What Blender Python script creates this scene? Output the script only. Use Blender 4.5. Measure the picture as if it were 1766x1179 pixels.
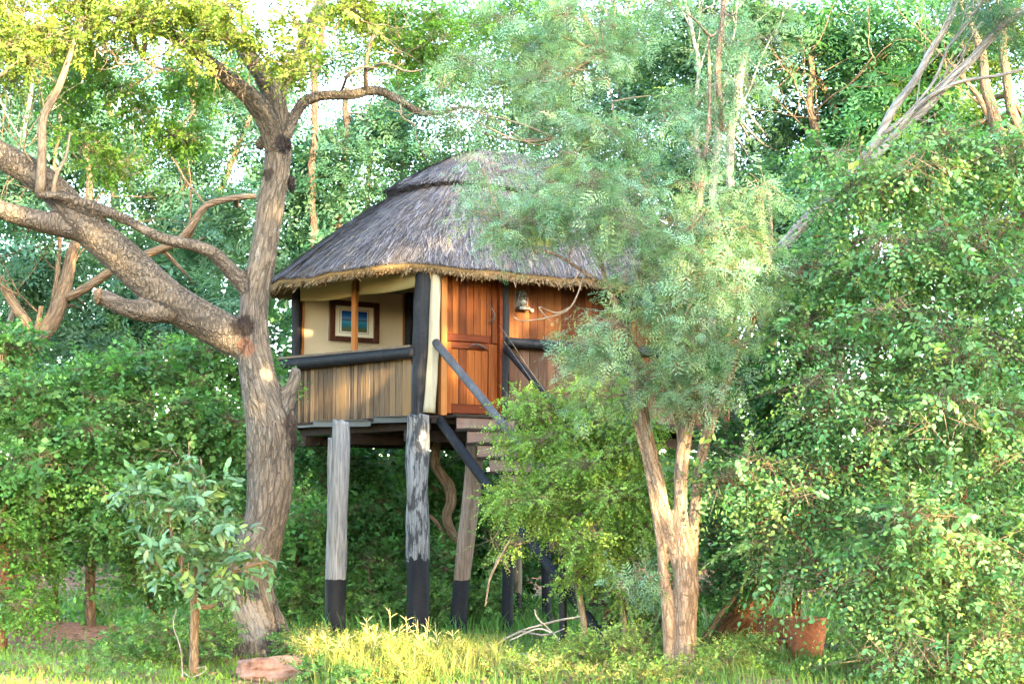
import bpy, bmesh, math, random
import numpy as np
from mathutils import Vector, Matrix, noise as mnoise

for o in list(bpy.data.objects):
    bpy.data.objects.remove(o)
SC = bpy.context.scene
COL = SC.collection
R = math.radians

# ------------------------------------------------------------------ camera, sky, sun, exposure
FPX, W0, H0, EYE = 2800.0, 1766.0, 1179.0, 1.6
PITCH = math.atan(310.5 / FPX)
cam_d = bpy.data.cameras.new('camera')
cam_d.sensor_width = 36.0
cam_d.lens = 36.0 * FPX / W0
cam_d.clip_end = 5000
cam = bpy.data.objects.new('camera', cam_d)
COL.objects.link(cam)
cam.location = (0, 0, EYE)
cam.rotation_euler = (math.pi / 2 + PITCH, 0, 0)
SC.camera = cam

SUN_EL, SUN_AZ = R(12), R(34)          # azimuth: to the right of straight behind the camera
SUN = np.array([math.cos(SUN_EL) * math.sin(SUN_AZ), -math.cos(SUN_EL) * math.cos(SUN_AZ), math.sin(SUN_EL)])
world = bpy.data.worlds.new('World')
SC.world = world
world.use_nodes = True
wn = world.node_tree.nodes
wn.clear()
sky = wn.new('ShaderNodeTexSky')
sky.sky_type = 'NISHITA'
sky.sun_disc = False
sky.sun_elevation = SUN_EL
sky.sun_rotation = math.atan2(SUN[0], SUN[1])
sky.air_density = 1.0
sky.dust_density = 1.6
sky.ozone_density = 1.0
bg = wn.new('ShaderNodeBackground')
bg.inputs['Strength'].default_value = 0.15
wo = wn.new('ShaderNodeOutputWorld')
world.node_tree.links.new(sky.outputs[0], bg.inputs[0])
world.node_tree.links.new(bg.outputs[0], wo.inputs[0])

sun_d = bpy.data.lights.new('sun', 'SUN')
sun_d.energy = 2.0
sun_d.angle = R(0.53)
sun_d.color = (1.0, 0.76, 0.42)
sun = bpy.data.objects.new('sun', sun_d)
COL.objects.link(sun)
sun.rotation_euler = Vector(SUN).to_track_quat('Z', 'Y').to_euler()
sun.location = Vector(SUN) * 60

SC.view_settings.view_transform = 'Standard'
SC.view_settings.look = 'None'
SC.view_settings.gamma = 1.0
SC.view_settings.use_curve_mapping = False
SC.view_settings.exposure = 4.45
SC.render.engine = 'CYCLES'
SC.cycles.use_denoising = True
SC.cycles.max_bounces = 7
SC.cycles.diffuse_bounces = 4
SC.cycles.transmission_bounces = 4
SC.cycles.transparent_max_bounces = 4
SC.cycles.caustics_reflective = False
SC.cycles.caustics_refractive = False

# ------------------------------------------------------------------ where a sight line meets a depth or a plane
CP, SP = math.cos(PITCH), math.sin(PITCH)

def ray(px, py):
    a, b = (px - W0 / 2) / FPX, (H0 / 2 - py) / FPX
    return np.array([a, CP - b * SP, SP + b * CP])

def P(px, py, Y):
    d = ray(px, py)
    return np.array([0, 0, EYE]) + d * (Y / d[1])

def onplane(px, py, p0, n):
    d = ray(px, py)
    o = np.array([0, 0, EYE])
    return o + d * (np.dot(p0 - o, n) / np.dot(d, n))

def m(px, Y):                     # photo pixels to metres at depth Y
    return px * Y / FPX

def unit(v):
    v = np.asarray(v, float)
    return v / (np.linalg.norm(v) + 1e-12)

# ------------------------------------------------------------------ object helpers
def link(name, me, mat=None, parent=None, kind=None):
    o = bpy.data.objects.new(name, me)
    COL.objects.link(o)
    if me is not None and mat is not None and not me.materials:
        me.materials.append(mat)
    if parent is not None:
        o.parent = parent
    if kind:
        o['kind'] = kind
    return o

def thing(name, label, cat, group=None, loc=(0, 0, 0)):
    o = bpy.data.objects.new(name, None)
    COL.objects.link(o)
    o.empty_display_size = 0.2
    o['label'] = label
    o['category'] = cat
    if group:
        o['group'] = group
    return o

def tag(o, label, cat, group=None):
    o['label'] = label
    o['category'] = cat
    if group:
        o['group'] = group
    return o

def np_mesh(name, V, F, smooth=False, col=None, vec=None):
    V = np.ascontiguousarray(V, np.float32)
    F = np.ascontiguousarray(F, np.int32)
    me = bpy.data.meshes.new(name)
    k = F.shape[1]
    me.vertices.add(len(V))
    me.vertices.foreach_set('co', V.ravel())
    me.loops.add(F.size)
    me.loops.foreach_set('vertex_index', F.ravel())
    me.polygons.add(len(F))
    me.polygons.foreach_set('loop_start', np.arange(0, F.size, k, dtype=np.int32))
    if smooth:
        me.polygons.foreach_set('use_smooth', np.ones(len(F), bool))
    me.update(calc_edges=True)
    if col is not None:
        a = me.attributes.new('col', 'FLOAT_COLOR', 'POINT')
        c = np.ones((len(V), 4), np.float32)
        c[:, :3] = col
        a.data.foreach_set('color', c.ravel())
    if vec is not None:
        a = me.attributes.new('bark', 'FLOAT_VECTOR', 'POINT')
        a.data.foreach_set('vector', np.ascontiguousarray(vec, np.float32).ravel())
    return me

def box_mesh(name, o, ax, ay, az, bev=0.004, seg=1):
    """box from corner o along three edge vectors, edges bevelled"""
    bm = bmesh.new()
    o, ax, ay, az = (Vector(x) for x in (o, ax, ay, az))
    vs = [bm.verts.new(o + ax * i + ay * j + az * k) for i in (0, 1) for j in (0, 1) for k in (0, 1)]
    for q in ((0, 1, 3, 2), (4, 6, 7, 5), (0, 4, 5, 1), (2, 3, 7, 6), (0, 2, 6, 4), (1, 5, 7, 3)):
        bm.faces.new([vs[i] for i in q])
    bmesh.ops.recalc_face_normals(bm, faces=bm.faces)
    if bev:
        bmesh.ops.bevel(bm, geom=list(bm.edges), offset=bev, segments=seg, affect='EDGES', profile=0.5)
    me = bpy.data.meshes.new(name)
    bm.to_mesh(me)
    bm.free()
    return me

def spline(pts, n):
    """Catmull-Rom through rows of pts (any columns), n samples per span"""
    p = np.asarray(pts, float)
    if len(p) == 2:
        t = np.linspace(0, 1, n + 1)[:, None]
        return p[0] * (1 - t) + p[1] * t
    q = np.vstack([2 * p[0] - p[1], p, 2 * p[-1] - p[-2]])
    out = []
    for i in range(len(p) - 1):
        a, b, c, d = q[i:i + 4]
        t = np.linspace(0, 1, n, endpoint=False)[:, None]
        out.append(0.5 * ((2 * b) + (c - a) * t + (2 * a - 5 * b + 4 * c - d) * t ** 2 + (3 * b - a - 3 * c + d) * t ** 3))
    out.append(p[-1:])
    return np.vstack(out)

def tube(pts, rad, sides=8, cap=True):
    """quads of a swept tube; pts (n,3), rad (n,)"""
    p = np.asarray(pts, float)
    r = np.maximum(np.asarray(rad, float), 1e-4)
    n = len(p)
    t = np.gradient(p, axis=0)
    t /= np.linalg.norm(t, axis=1)[:, None] + 1e-12
    ref = np.array([0, 0, 1.0]) if abs(t[0][2]) < 0.9 else np.array([1.0, 0, 0])
    u = unit(np.cross(t[0], ref))
    U = np.empty_like(p)
    for i in range(n):
        u = u - t[i] * np.dot(u, t[i])
        u = unit(u)
        U[i] = u
    Wv = np.cross(t, U)
    a = np.linspace(0, 2 * math.pi, sides, endpoint=False)
    V = p[:, None, :] + r[:, None, None] * (U[:, None, :] * np.cos(a)[None, :, None] + Wv[:, None, :] * np.sin(a)[None, :, None])
    V = V.reshape(-1, 3)
    i = np.arange(n - 1)[:, None] * sides
    j = np.arange(sides)[None, :]
    k = (j + 1) % sides
    F = np.stack([i + j, i + k, i + sides + k, i + sides + j], -1).reshape(-1, 4)
    if cap:
        c0, c1 = len(V), len(V) + 1
        V = np.vstack([V, p[:1], p[-1:]])
        jj = np.arange(sides)
        kk = (jj + 1) % sides
        tri0 = np.stack([kk, jj, np.full(sides, c0)], -1)
        b = (n - 1) * sides
        tri1 = np.stack([b + jj, b + kk, np.full(sides, c1)], -1)
        return V, F, np.vstack([tri0, tri1])
    return V, F, np.zeros((0, 3), int)

def tubes_mesh(name, lst, sides=8, smooth=True):
    """one mesh (triangles) out of several tubes; lst of (pts, radii)"""
    VV, FF, n = [], [], 0
    bk = []
    for pts, rad in lst:
        V, F, T = tube(pts, rad, sides)
        F = np.vstack([F[:, [0, 1, 2]], F[:, [0, 2, 3]], T])
        VV.append(V)
        FF.append(F + n)
        n += len(V)
        s = np.concatenate([[0], np.cumsum(np.linalg.norm(np.diff(pts, axis=0), axis=1))])
        ss = np.concatenate([np.repeat(s, sides), s[:1], s[-1:]])
        cc = np.concatenate([np.repeat(np.asarray(pts), sides, axis=0), pts[:1], pts[-1:]])
        q = V - cc
        q[:, 2] += ss * 0.22 + np.asarray(pts)[0][0] * 3.1
        bk.append(q)
    return np_mesh(name, np.vstack(VV), np.vstack(FF), smooth, vec=np.vstack(bk))

def pxline(rows, Y0, n=6, wob=0.0, seed=0):
    """rows of (px, py, r_px[, Y]) -> smooth world points and radii"""
    a = []
    for r_ in rows:
        Y = r_[3] if len(r_) > 3 else Y0
        a.append([*P(r_[0], r_[1], Y), m(r_[2], Y)])
    s = spline(a, n)
    pts, rad = s[:, :3], s[:, 3]
    if wob:
        g = np.random.default_rng(seed)
        ph = g.uniform(0, 6.28, (3, 3))
        L = np.concatenate([[0], np.cumsum(np.linalg.norm(np.diff(pts, axis=0), axis=1))])
        for k in range(3):
            pts[:, k] += wob * np.sin(L * 3.1 + ph[0, k]) + 0.5 * wob * np.sin(L * 7.3 + ph[1, k])
    return pts, np.maximum(rad, 0.002)

# ------------------------------------------------------------------ materials
def nodes(name):
    mt = bpy.data.materials.new(name)
    mt.use_nodes = True
    nt = mt.node_tree
    b = nt.nodes['Principled BSDF']
    return mt, nt, b, nt.nodes['Material Output']

def N(nt, typ, **kw):
    n = nt.nodes.new(typ)
    for k, v in kw.items():
        if k.startswith('i_'):
            n.inputs[k[2:]].default_value = v
        else:
            setattr(n, k, v)
    return n

def ramp(nt, src, stops):
    r = nt.nodes.new('ShaderNodeValToRGB')
    e = r.color_ramp.elements
    while len(e) < len(stops):
        e.new(0.5)
    for k, (p_, c) in enumerate(stops):
        e[k].position = p_
        e[k].color = (*c, 1) if len(c) == 3 else c
    nt.links.new(src, r.inputs[0])
    return r.outputs[0]

def mapped(nt, scale, src=None):
    mp = N(nt, 'ShaderNodeMapping')
    mp.inputs['Scale'].default_value = scale
    if src is None:
        tc = N(nt, 'ShaderNodeTexCoord')
        src = tc.outputs['Object']
    nt.links.new(src, mp.inputs[0])
    return mp.outputs[0]

def ntex(nt, vec, scale, detail=6, rough=0.6, out='Fac'):
    t = N(nt, 'ShaderNodeTexNoise')
    t.inputs['Scale'].default_value = scale
    t.inputs['Detail'].default_value = detail
    t.inputs['Roughness'].default_value = rough
    nt.links.new(vec, t.inputs['Vector'])
    return t.outputs[out]

def mix(nt, fac, a, b, mode='MIX'):
    x = N(nt, 'ShaderNodeMix', data_type='RGBA', blend_type=mode)
    for sock, v in ((x.inputs[0], fac), (x.inputs[6], a), (x.inputs[7], b)):
        if isinstance(v, (int, float)):
            sock.default_value = v
        elif isinstance(v, tuple):
            sock.default_value = (*v, 1)
        else:
            nt.links.new(v, sock)
    return x.outputs[2]

def bump(nt, b, h, strength=0.5, dist=0.02):
    bp = N(nt, 'ShaderNodeBump')
    bp.inputs['Strength'].default_value = strength
    bp.inputs['Distance'].default_value = dist
    nt.links.new(h, bp.inputs['Height'])
    nt.links.new(bp.outputs[0], b.inputs['Normal'])

def mth(nt, op, a, b=0.5, c=None):
    x = N(nt, 'ShaderNodeMath', operation=op)
    for i, v in enumerate((a, b) if c is None else (a, b, c)):
        if isinstance(v, (int, float)):
            x.inputs[i].default_value = v
        else:
            nt.links.new(v, x.inputs[i])
    return x.outputs[0]

def leaf_mat(name, trans=0.35, rough=0.45, spec=0.4):
    mt, nt, b, out = nodes(name)
    at = N(nt, 'ShaderNodeAttribute', attribute_name='col')
    nt.links.new(at.outputs['Color'], b.inputs['Base Color'])
    b.inputs['Roughness'].default_value = rough
    b.inputs['Specular IOR Level'].default_value = spec
    tr = N(nt, 'ShaderNodeBsdfTranslucent')
    c = mix(nt, 1.0, at.outputs['Color'], (1.25, 1.3, 0.55), 'MULTIPLY')
    nt.links.new(c, tr.inputs[0])
    ms = N(nt, 'ShaderNodeMixShader')
    ms.inputs[0].default_value = trans
    nt.links.new(b.outputs[0], ms.inputs[1])
    nt.links.new(tr.outputs[0], ms.inputs[2])
    nt.links.new(ms.outputs[0], out.inputs[0])
    return mt

LEAF = leaf_mat('leaf_soft', 0.45, 0.5, 0.25)
GLOSSY = leaf_mat('leaf_glossy', 0.36, 0.42, 0.35)
GRASS = leaf_mat('grass_blade', 0.35, 0.55, 0.2)
STRAW = leaf_mat('thatch_straw', 0.05, 0.8, 0.15)

def plain_leaf(name, col, trans=0.3, rough=0.38):
    mt, nt, b, out = nodes(name)
    oi = N(nt, 'ShaderNodeObjectInfo')
    d = tuple(c * 0.6 for c in col)
    l = tuple(min(1, c * 1.35) for c in col)
    c = ramp(nt, oi.outputs['Random'], [(0, d), (0.5, col), (1, l)])
    nt.links.new(c, b.inputs['Base Color'])
    b.inputs['Roughness'].default_value = rough
    tr = N(nt, 'ShaderNodeBsdfTranslucent')
    nt.links.new(mix(nt, 1.0, c, (1.25, 1.3, 0.6), 'MULTIPLY'), tr.inputs[0])
    ms = N(nt, 'ShaderNodeMixShader')
    ms.inputs[0].default_value = trans
    nt.links.new(b.outputs[0], ms.inputs[1])
    nt.links.new(tr.outputs[0], ms.inputs[2])
    nt.links.new(ms.outputs[0], out.inputs[0])
    return mt

def bark_mat(name, dark, mid, light, scale=26, lichen=0.0, bstr=0.9, stains_and_sun=(), pale_noise=0.0):
    mt, nt, b, out = nodes(name)
    at = N(nt, 'ShaderNodeAttribute', attribute_name='bark')
    v = at.outputs['Vector']
    warp = N(nt, 'ShaderNodeMix', data_type='VECTOR')
    warp.inputs[0].default_value = 0.06
    nt.links.new(v, warp.inputs[4])
    nt.links.new(ntex(nt, v, 9, 3, 0.6, 'Color'), warp.inputs[5])
    wv = warp.outputs[1]
    vo = N(nt, 'ShaderNodeTexVoronoi', feature='DISTANCE_TO_EDGE')
    vo.inputs['Scale'].default_value = scale
    nt.links.new(wv, vo.inputs['Vector'])
    plates = ramp(nt, vo.outputs['Distance'], [(0, (0, 0, 0)), (0.22, (1, 1, 1))])
    vb = N(nt, 'ShaderNodeTexVoronoi', feature='DISTANCE_TO_EDGE')
    vb.inputs['Scale'].default_value = scale * 0.55
    nt.links.new(wv, vb.inputs['Vector'])
    crack = ramp(nt, mth(nt, 'ADD', vb.outputs['Distance'], mth(nt, 'MULTIPLY', mth(nt, 'SUBTRACT', ntex(nt, v, scale * 0.5, 4, 0.7), 0.5), 0.16)), [(0.0, (0, 0, 0)), (0.13, (1, 1, 1))])
    amt = ramp(nt, ntex(nt, v, 4.5, 3, 0.5), [(0.35, (0, 0, 0)), (0.65, (1, 1, 1))])
    plates = mix(nt, amt, plates, (0.85, 0.85, 0.85))
    n1 = ntex(nt, v, scale * 0.9, 8, 0.7)
    n2 = ntex(nt, v, 3.2, 4, 0.6)
    c = ramp(nt, n1, [(0.28, dark), (0.5, mid), (0.75, light)])
    c = mix(nt, mth(nt, 'MULTIPLY', mth(nt, 'SUBTRACT', 1.0, plates), 0.75), c, dark)
    c = mix(nt, crack, mix(nt, 0.5, c, tuple(x * 0.7 for x in dark)), c)
    c = mix(nt, ramp(nt, n2, [(0.42, (0, 0, 0)), (0.62, (1, 1, 1))]), c, mix(nt, 1.0, c, (1.25, 1.2, 1.1), 'MULTIPLY'))
    if lichen:
        l1 = ramp(nt, ntex(nt, v, 14, 5, 0.75), [(0.60, (0, 0, 0)), (0.68, (1, 1, 1))])
        c = mix(nt, mth(nt, 'MULTIPLY', l1, lichen), c, (0.45, 0.46, 0.42))
    for (pt, rad, colr) in stains_and_sun:
        tc = N(nt, 'ShaderNodeTexCoord')
        vm = N(nt, 'ShaderNodeVectorMath', operation='DISTANCE')
        vm.inputs[1].default_value = tuple(pt)
        nt.links.new(tc.outputs['Object'], vm.inputs[0])
        dd = mth(nt, 'ADD', mth(nt, 'DIVIDE', vm.outputs['Value'], rad), mth(nt, 'MULTIPLY', mth(nt, 'SUBTRACT', ntex(nt, tc.outputs['Object'], 11, 4, 0.7), 0.5), 1.6))
        f = ramp(nt, dd, [(0.65, (1, 1, 1)), (1.0, (0, 0, 0))])
        c = mix(nt, mth(nt, 'MULTIPLY', f, 0.9), c, colr)
    nt.links.new(c, b.inputs['Base Color'])
    b.inputs['Roughness'].default_value = 0.85
    b.inputs['Specular IOR Level'].default_value = 0.2
    hgt = mth(nt, 'ADD', mth(nt, 'ADD', mth(nt, 'MULTIPLY', plates, 0.5), mth(nt, 'MULTIPLY', n1, 0.9)), mth(nt, 'MULTIPLY', crack, 0.5))
    bump(nt, b, hgt, bstr, 0.025)
    return mt

def wood_mat(name, stops, grain=(60, 60, 3.0), vary=0.5, rough=0.55, spec=0.35, weather=0.0):
    """grain runs along world Z by default (scale small on that axis)"""
    mt, nt, b, out = nodes(name)
    oi = N(nt, 'ShaderNodeObjectInfo')
    tc = N(nt, 'ShaderNodeTexCoord')
    ofs = N(nt, 'ShaderNodeVectorMath', operation='ADD')
    nt.links.new(tc.outputs['Object'], ofs.inputs[0])
    sc = N(nt, 'ShaderNodeVectorMath', operation='SCALE')
    sc.inputs[0].default_value = (7.1, 3.7, 11.3)
    nt.links.new(oi.outputs['Random'], sc.inputs['Scale'])
    nt.links.new(sc.outputs[0], ofs.inputs[1])
    v = mapped(nt, grain, ofs.outputs[0])
    g = ntex(nt, v, 1.0, 6, 0.65)
    big = ntex(nt, mapped(nt, tuple(x * 0.12 for x in grain), ofs.outputs[0]), 1.0, 3, 0.5)
    f = mth(nt, 'ADD', mth(nt, 'MULTIPLY', g, 0.7), mth(nt, 'MULTIPLY', big, 0.3))
    f = mth(nt, 'ADD', f, mth(nt, 'MULTIPLY', mth(nt, 'SUBTRACT', oi.outputs['Random'], 0.5), vary * 0.5))
    c = ramp(nt, f, stops)
    if weather:
        wz = ramp(nt, ntex(nt, mapped(nt, (5, 5, 0.9), ofs.outputs[0]), 1.0, 5, 0.7), [(0.5, (0, 0, 0)), (0.66, (1, 1, 1))])
        c = mix(nt, mth(nt, 'MULTIPLY', wz, weather), c, (0.20, 0.18, 0.16))
    nt.links.new(c, b.inputs['Base Color'])
    b.inputs['Roughness'].default_value = rough
    b.inputs['Specular IOR Level'].default_value = spec
    bump(nt, b, g, 0.35, 0.006)
    return mt

def simple_mat(name, c1, c2, scale=8, rough=0.7, spec=0.3, bs=0.2, metal=0.0, detail=6):
    mt, nt, b, out = nodes(name)
    v = mapped(nt, (1, 1, 1))
    n1 = ntex(nt, v, scale, detail, 0.65)
    nt.links.new(ramp(nt, n1, [(0.3, c1), (0.7, c2)]), b.inputs['Base Color'])
    b.inputs['Roughness'].default_value = rough
    b.inputs['Specular IOR Level'].default_value = spec
    b.inputs['Metallic'].default_value = metal
    if bs:
        bump(nt, b, n1, bs, 0.01)
    return mt

BARK_BIG = None   # made with the big tree, it needs its stain and painted sun spots
BARK_TAN = bark_mat('bark_tan', (0.07, 0.046, 0.029), (0.155, 0.108, 0.068), (0.26, 0.2, 0.135), 30, 0.15)
BARK_ACACIA = bark_mat('bark_acacia', (0.085, 0.055, 0.036), (0.22, 0.158, 0.112), (0.38, 0.325, 0.27), 34, 0.15, 0.8)
BARK_PALE = bark_mat('bark_pale', (0.10, 0.09, 0.08), (0.22, 0.205, 0.19), (0.34, 0.325, 0.31), 22, 0.3, 0.6)
BARK_DARK = bark_mat('bark_dark', (0.03, 0.022, 0.017), (0.09, 0.062, 0.045), (0.17, 0.125, 0.09), 34, 0.1)
BARK_RED = bark_mat('bark_reddish', (0.07, 0.03, 0.018), (0.19, 0.085, 0.045), (0.30, 0.16, 0.09), 30, 0.05)
TWIG = bark_mat('bark_twig', (0.09, 0.07, 0.05), (0.2, 0.155, 0.11), (0.33, 0.28, 0.21), 40, 0.0, 0.3)

PLANK_GREY = wood_mat('wood_weathered', [(0.25, (0.024, 0.017, 0.011)), (0.42, (0.08, 0.055, 0.034)), (0.58, (0.135, 0.092, 0.053)), (0.74, (0.19, 0.11, 0.042))], (55, 55, 2.2), 0.65, 0.75, 0.1, 0.15)
PLANK_WALL = wood_mat('wood_wall_stain', [(0.22, (0.024, 0.0075, 0.0035)), (0.5, (0.082, 0.027, 0.0085)), (0.75, (0.15, 0.057, 0.017))], (45, 45, 2.0), 0.6, 0.65, 0.1, 0.0)
PLANK_LOWER = wood_mat('wood_wall_faded', [(0.25, (0.026, 0.014, 0.009)), (0.5, (0.07, 0.036, 0.022)), (0.75, (0.13, 0.066, 0.034))], (45, 45, 2.0), 0.6, 0.7, 0.1, 0.2)
DOOR = wood_mat('wood_door_varnish', [(0.22, (0.038, 0.0095, 0.0025)), (0.42, (0.098, 0.026, 0.0055)), (0.58, (0.16, 0.046, 0.0085)), (0.78, (0.25, 0.088, 0.018))], (42, 42, 1.6), 0.75, 0.6, 0.1)
DOOR_RAIL = wood_mat('wood_door_rail', [(0.25, (0.042, 0.009, 0.003)), (0.5, (0.088, 0.019, 0.005)), (0.75, (0.13, 0.034, 0.008))], (3, 3, 50), 0.4, 0.6, 0.1)
ORANGE = wood_mat('wood_orange', [(0.25, (0.1312, 0.04462, 0.0105)), (0.5, (0.231, 0.08925, 0.02363)), (0.75, (0.2888, 0.1365, 0.04725))], (45, 45, 2), 0.3, 0.6, 0.1)
RISER = wood_mat('wood_pinkish', [(0.25, (0.0624, 0.036, 0.0288)), (0.5, (0.1248, 0.0792, 0.0648)), (0.75, (0.1728, 0.12, 0.1008))], (3, 3, 40), 0.4, 0.7, 0.25, 0.3)
BOARD = wood_mat('wood_sill', [(0.25, (0.0392, 0.028, 0.0196)), (0.5, (0.1008, 0.0728, 0.0476)), (0.75, (0.1512, 0.112, 0.0728))], (4, 4, 60), 0.3, 0.75, 0.2, 0.3)
def tar_mat():
    mt, nt, b, out = nodes('black_tar_paint')
    tc = N(nt, 'ShaderNodeTexCoord')
    v = tc.outputs['Object']
    n1 = ntex(nt, v, 26, 6, 0.7)
    c = ramp(nt, n1, [(0.3, (0.003, 0.004, 0.006)), (0.7, (0.011, 0.013, 0.018))])
    worn = ramp(nt, ntex(nt, mapped(nt, (9, 9, 2.5), v), 1.0, 7, 0.75), [(0.56, (0, 0, 0)), (0.68, (1, 1, 1))])
    c = mix(nt, mth(nt, 'MULTIPLY', worn, 0.75), c, (0.042, 0.044, 0.05))
    split = ramp(nt, ntex(nt, mapped(nt, (45, 45, 1.6), v), 1.0, 3, 0.6), [(0.34, (0, 0, 0)), (0.42, (1, 1, 1))])
    c = mix(nt, split, (0.001, 0.001, 0.001), c)
    nt.links.new(c, b.inputs['Base Color'])
    b.inputs['Roughness'].default_value = 0.6
    b.inputs['Specular IOR Level'].default_value = 0.2
    bump(nt, b, mth(nt, 'ADD', mth(nt, 'MULTIPLY', split, 0.8), n1), 0.6, 0.01)
    return mt
BLACK = tar_mat()
PEELED = wood_mat('peeled_pole', [(0.25, (0.1944, 0.1674, 0.108)), (0.5, (0.3024, 0.2754, 0.1944)), (0.75, (0.3672, 0.3402, 0.2538))], (30, 30, 2.0), 0.2, 0.7, 0.25)
CANVAS = None
STEEL = simple_mat('black_steel', (0.008, 0.010, 0.014), (0.022, 0.028, 0.035), 30, 0.45, 0.5, 0.15)
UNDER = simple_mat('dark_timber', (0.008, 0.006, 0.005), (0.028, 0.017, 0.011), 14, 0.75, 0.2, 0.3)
HORN = simple_mat('dark_horn', (0.012, 0.007, 0.005), (0.05, 0.026, 0.015), 40, 0.35, 0.5, 0.3)

def canvas_mat(name, col, trans):
    mt, nt, b, out = nodes(name)
    v = mapped(nt, (1, 1, 1))
    c = mix(nt, mth(nt, 'MULTIPLY', ntex(nt, v, 5, 5, 0.6), 0.35), col, tuple(x * 0.72 for x in col))
    nt.links.new(c, b.inputs['Base Color'])
    b.inputs['Roughness'].default_value = 0.85
    b.inputs['Specular IOR Level'].default_value = 0.1
    bump(nt, b, ntex(nt, v, 3, 3, 0.5), 0.3, 0.03)
    tr = N(nt, 'ShaderNodeBsdfTranslucent')
    nt.links.new(c, tr.inputs[0])
    ms = N(nt, 'ShaderNodeMixShader')
    ms.inputs[0].default_value = trans
    nt.links.new(b.outputs[0], ms.inputs[1])
    nt.links.new(tr.outputs[0], ms.inputs[2])
    nt.links.new(ms.outputs[0], out.inputs[0])
    return mt
CANVAS = canvas_mat('canvas_cream', (0.74, 0.66, 0.52), 0.45)
BLIND = canvas_mat('canvas_blind', (0.56, 0.50, 0.28), 0.45)

def stilt_mat(name, zsplit, peel, grey=((0.05, 0.053, 0.058), (0.14, 0.146, 0.156), (0.235, 0.245, 0.26)), black_top=False):
    mt, nt, b, out = nodes(name)
    tc = N(nt, 'ShaderNodeTexCoord')
    v = mapped(nt, (38, 38, 2.4), tc.outputs['Object'])
    g = ntex(nt, v, 1.0, 7, 0.65)
    c = ramp(nt, g, [(0.3, grey[0]), (0.5, grey[1]), (0.72, grey[2])])
    if peel:
        pv = mapped(nt, (16, 16, 4.0), tc.outputs['Object'])
        pf = ramp(nt, ntex(nt, pv, 1.0, 6, 0.7), [(0.5 - 0.02, (0, 0, 0)), (0.5 + 0.05, (1, 1, 1))])
        c = mix(nt, mth(nt, 'MULTIPLY', pf, peel), c, (0.012, 0.014, 0.018))
    sx = N(nt, 'ShaderNodeSeparateXYZ')
    nt.links.new(tc.outputs['Object'], sx.inputs[0])
    e = mth(nt, 'ADD', sx.outputs[2], mth(nt, 'MULTIPLY', mth(nt, 'SUBTRACT', ntex(nt, tc.outputs['Object'], 9, 4, 0.6), 0.5), 0.35 if peel else 0.07))
    f = mth(nt, 'LESS_THAN', e, zsplit)
    pn = ntex(nt, tc.outputs['Object'], 25, 5, 0.7)
    bc = ramp(nt, pn, [(0.3, (0.003, 0.004, 0.007)), (0.6, (0.007, 0.009, 0.014)), (0.78, (0.02, 0.021, 0.025))])
    c = mix(nt, f, c, bc)
    nt.links.new(c, b.inputs['Base Color'])
    b.inputs['Roughness'].default_value = 0.7
    b.inputs['Specular IOR Level'].default_value = 0.2
    bump(nt, b, g, 0.6, 0.012)
    return mt

# ------------------------------------------------------------------ foliage helpers
def T_diamond(w=0.34, fold=0.08):
    return np.array([[0, 0, 0], [0.45, w, fold], [1, 0, -0.06], [0.45, -w, fold]]), np.array([[0, 2, 1], [0, 3, 2]])

def T_leaf(w=0.3, fold=0.10):
    v = np.array([[0, 0, 0], [0.28, w * 0.85, fold], [0.68, w * 0.8, fold * 0.6], [1, 0, -0.10], [0.68, -w * 0.8, fold * 0.6], [0.28, -w * 0.85, fold]])
    f = np.array([[0, 2, 1], [0, 3, 2], [0, 4, 3], [0, 5, 4]])
    return v, f

def T_feather(pairs=8, plen=0.42, pw=0.075, droop=0.25):
    """a twice-divided leaf: thin leaflets in two rows along a midrib"""
    V, F = [], []
    for i in range(pairs):
        t = 0.12 + 0.88 * i / (pairs - 1)
        L = plen * (0.6 + 0.8 * math.sin(math.pi * min(1, 0.15 + 0.8 * t)) * 0.6)
        for s in (-1, 1):
            b = np.array([t * 0.95, 0, -droop * t * t])
            d = unit([0.62, s * 0.85, -0.12])
            q = np.array([-d[1], d[0], 0.0])
            n0 = len(V)
            V += [b, b + d * L * 0.5 + q * pw * 0.5, b + d * L, b + d * L * 0.5 - q * pw * 0.5]
            F += [[n0, n0 + 1, n0 + 2], [n0, n0 + 2, n0 + 3]]
    return np.array(V), np.array(F)

def gapnoise(p, f):
    return (np.sin(p[:, 0] * 2.1 * f + 1.3 * np.sin(p[:, 1] * 1.7 * f) + 0.4)
            + np.sin(p[:, 1] * 2.3 * f + 1.1 * np.sin(p[:, 2] * 2.0 * f) + 2.1)
            + np.sin(p[:, 2] * 2.6 * f + 1.2 * np.sin(p[:, 0] * 1.9 * f) + 4.2)) / 3

def lobes_px(rows):
    """rows of (px, py, Y, rx_px, ry_px, depth_m[, weight]) -> lobes"""
    out = []
    for r_ in rows:
        px, py, Y, rx, ry, dm = r_[:6]
        a, b_ = m(rx, Y), m(ry, Y)
        w = r_[6] if len(r_) > 6 else 1.0
        out.append((P(px, py, Y), np.array([a, dm, b_]), w * (a * dm * b_) ** (2 / 3.0)))
    return out

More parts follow.
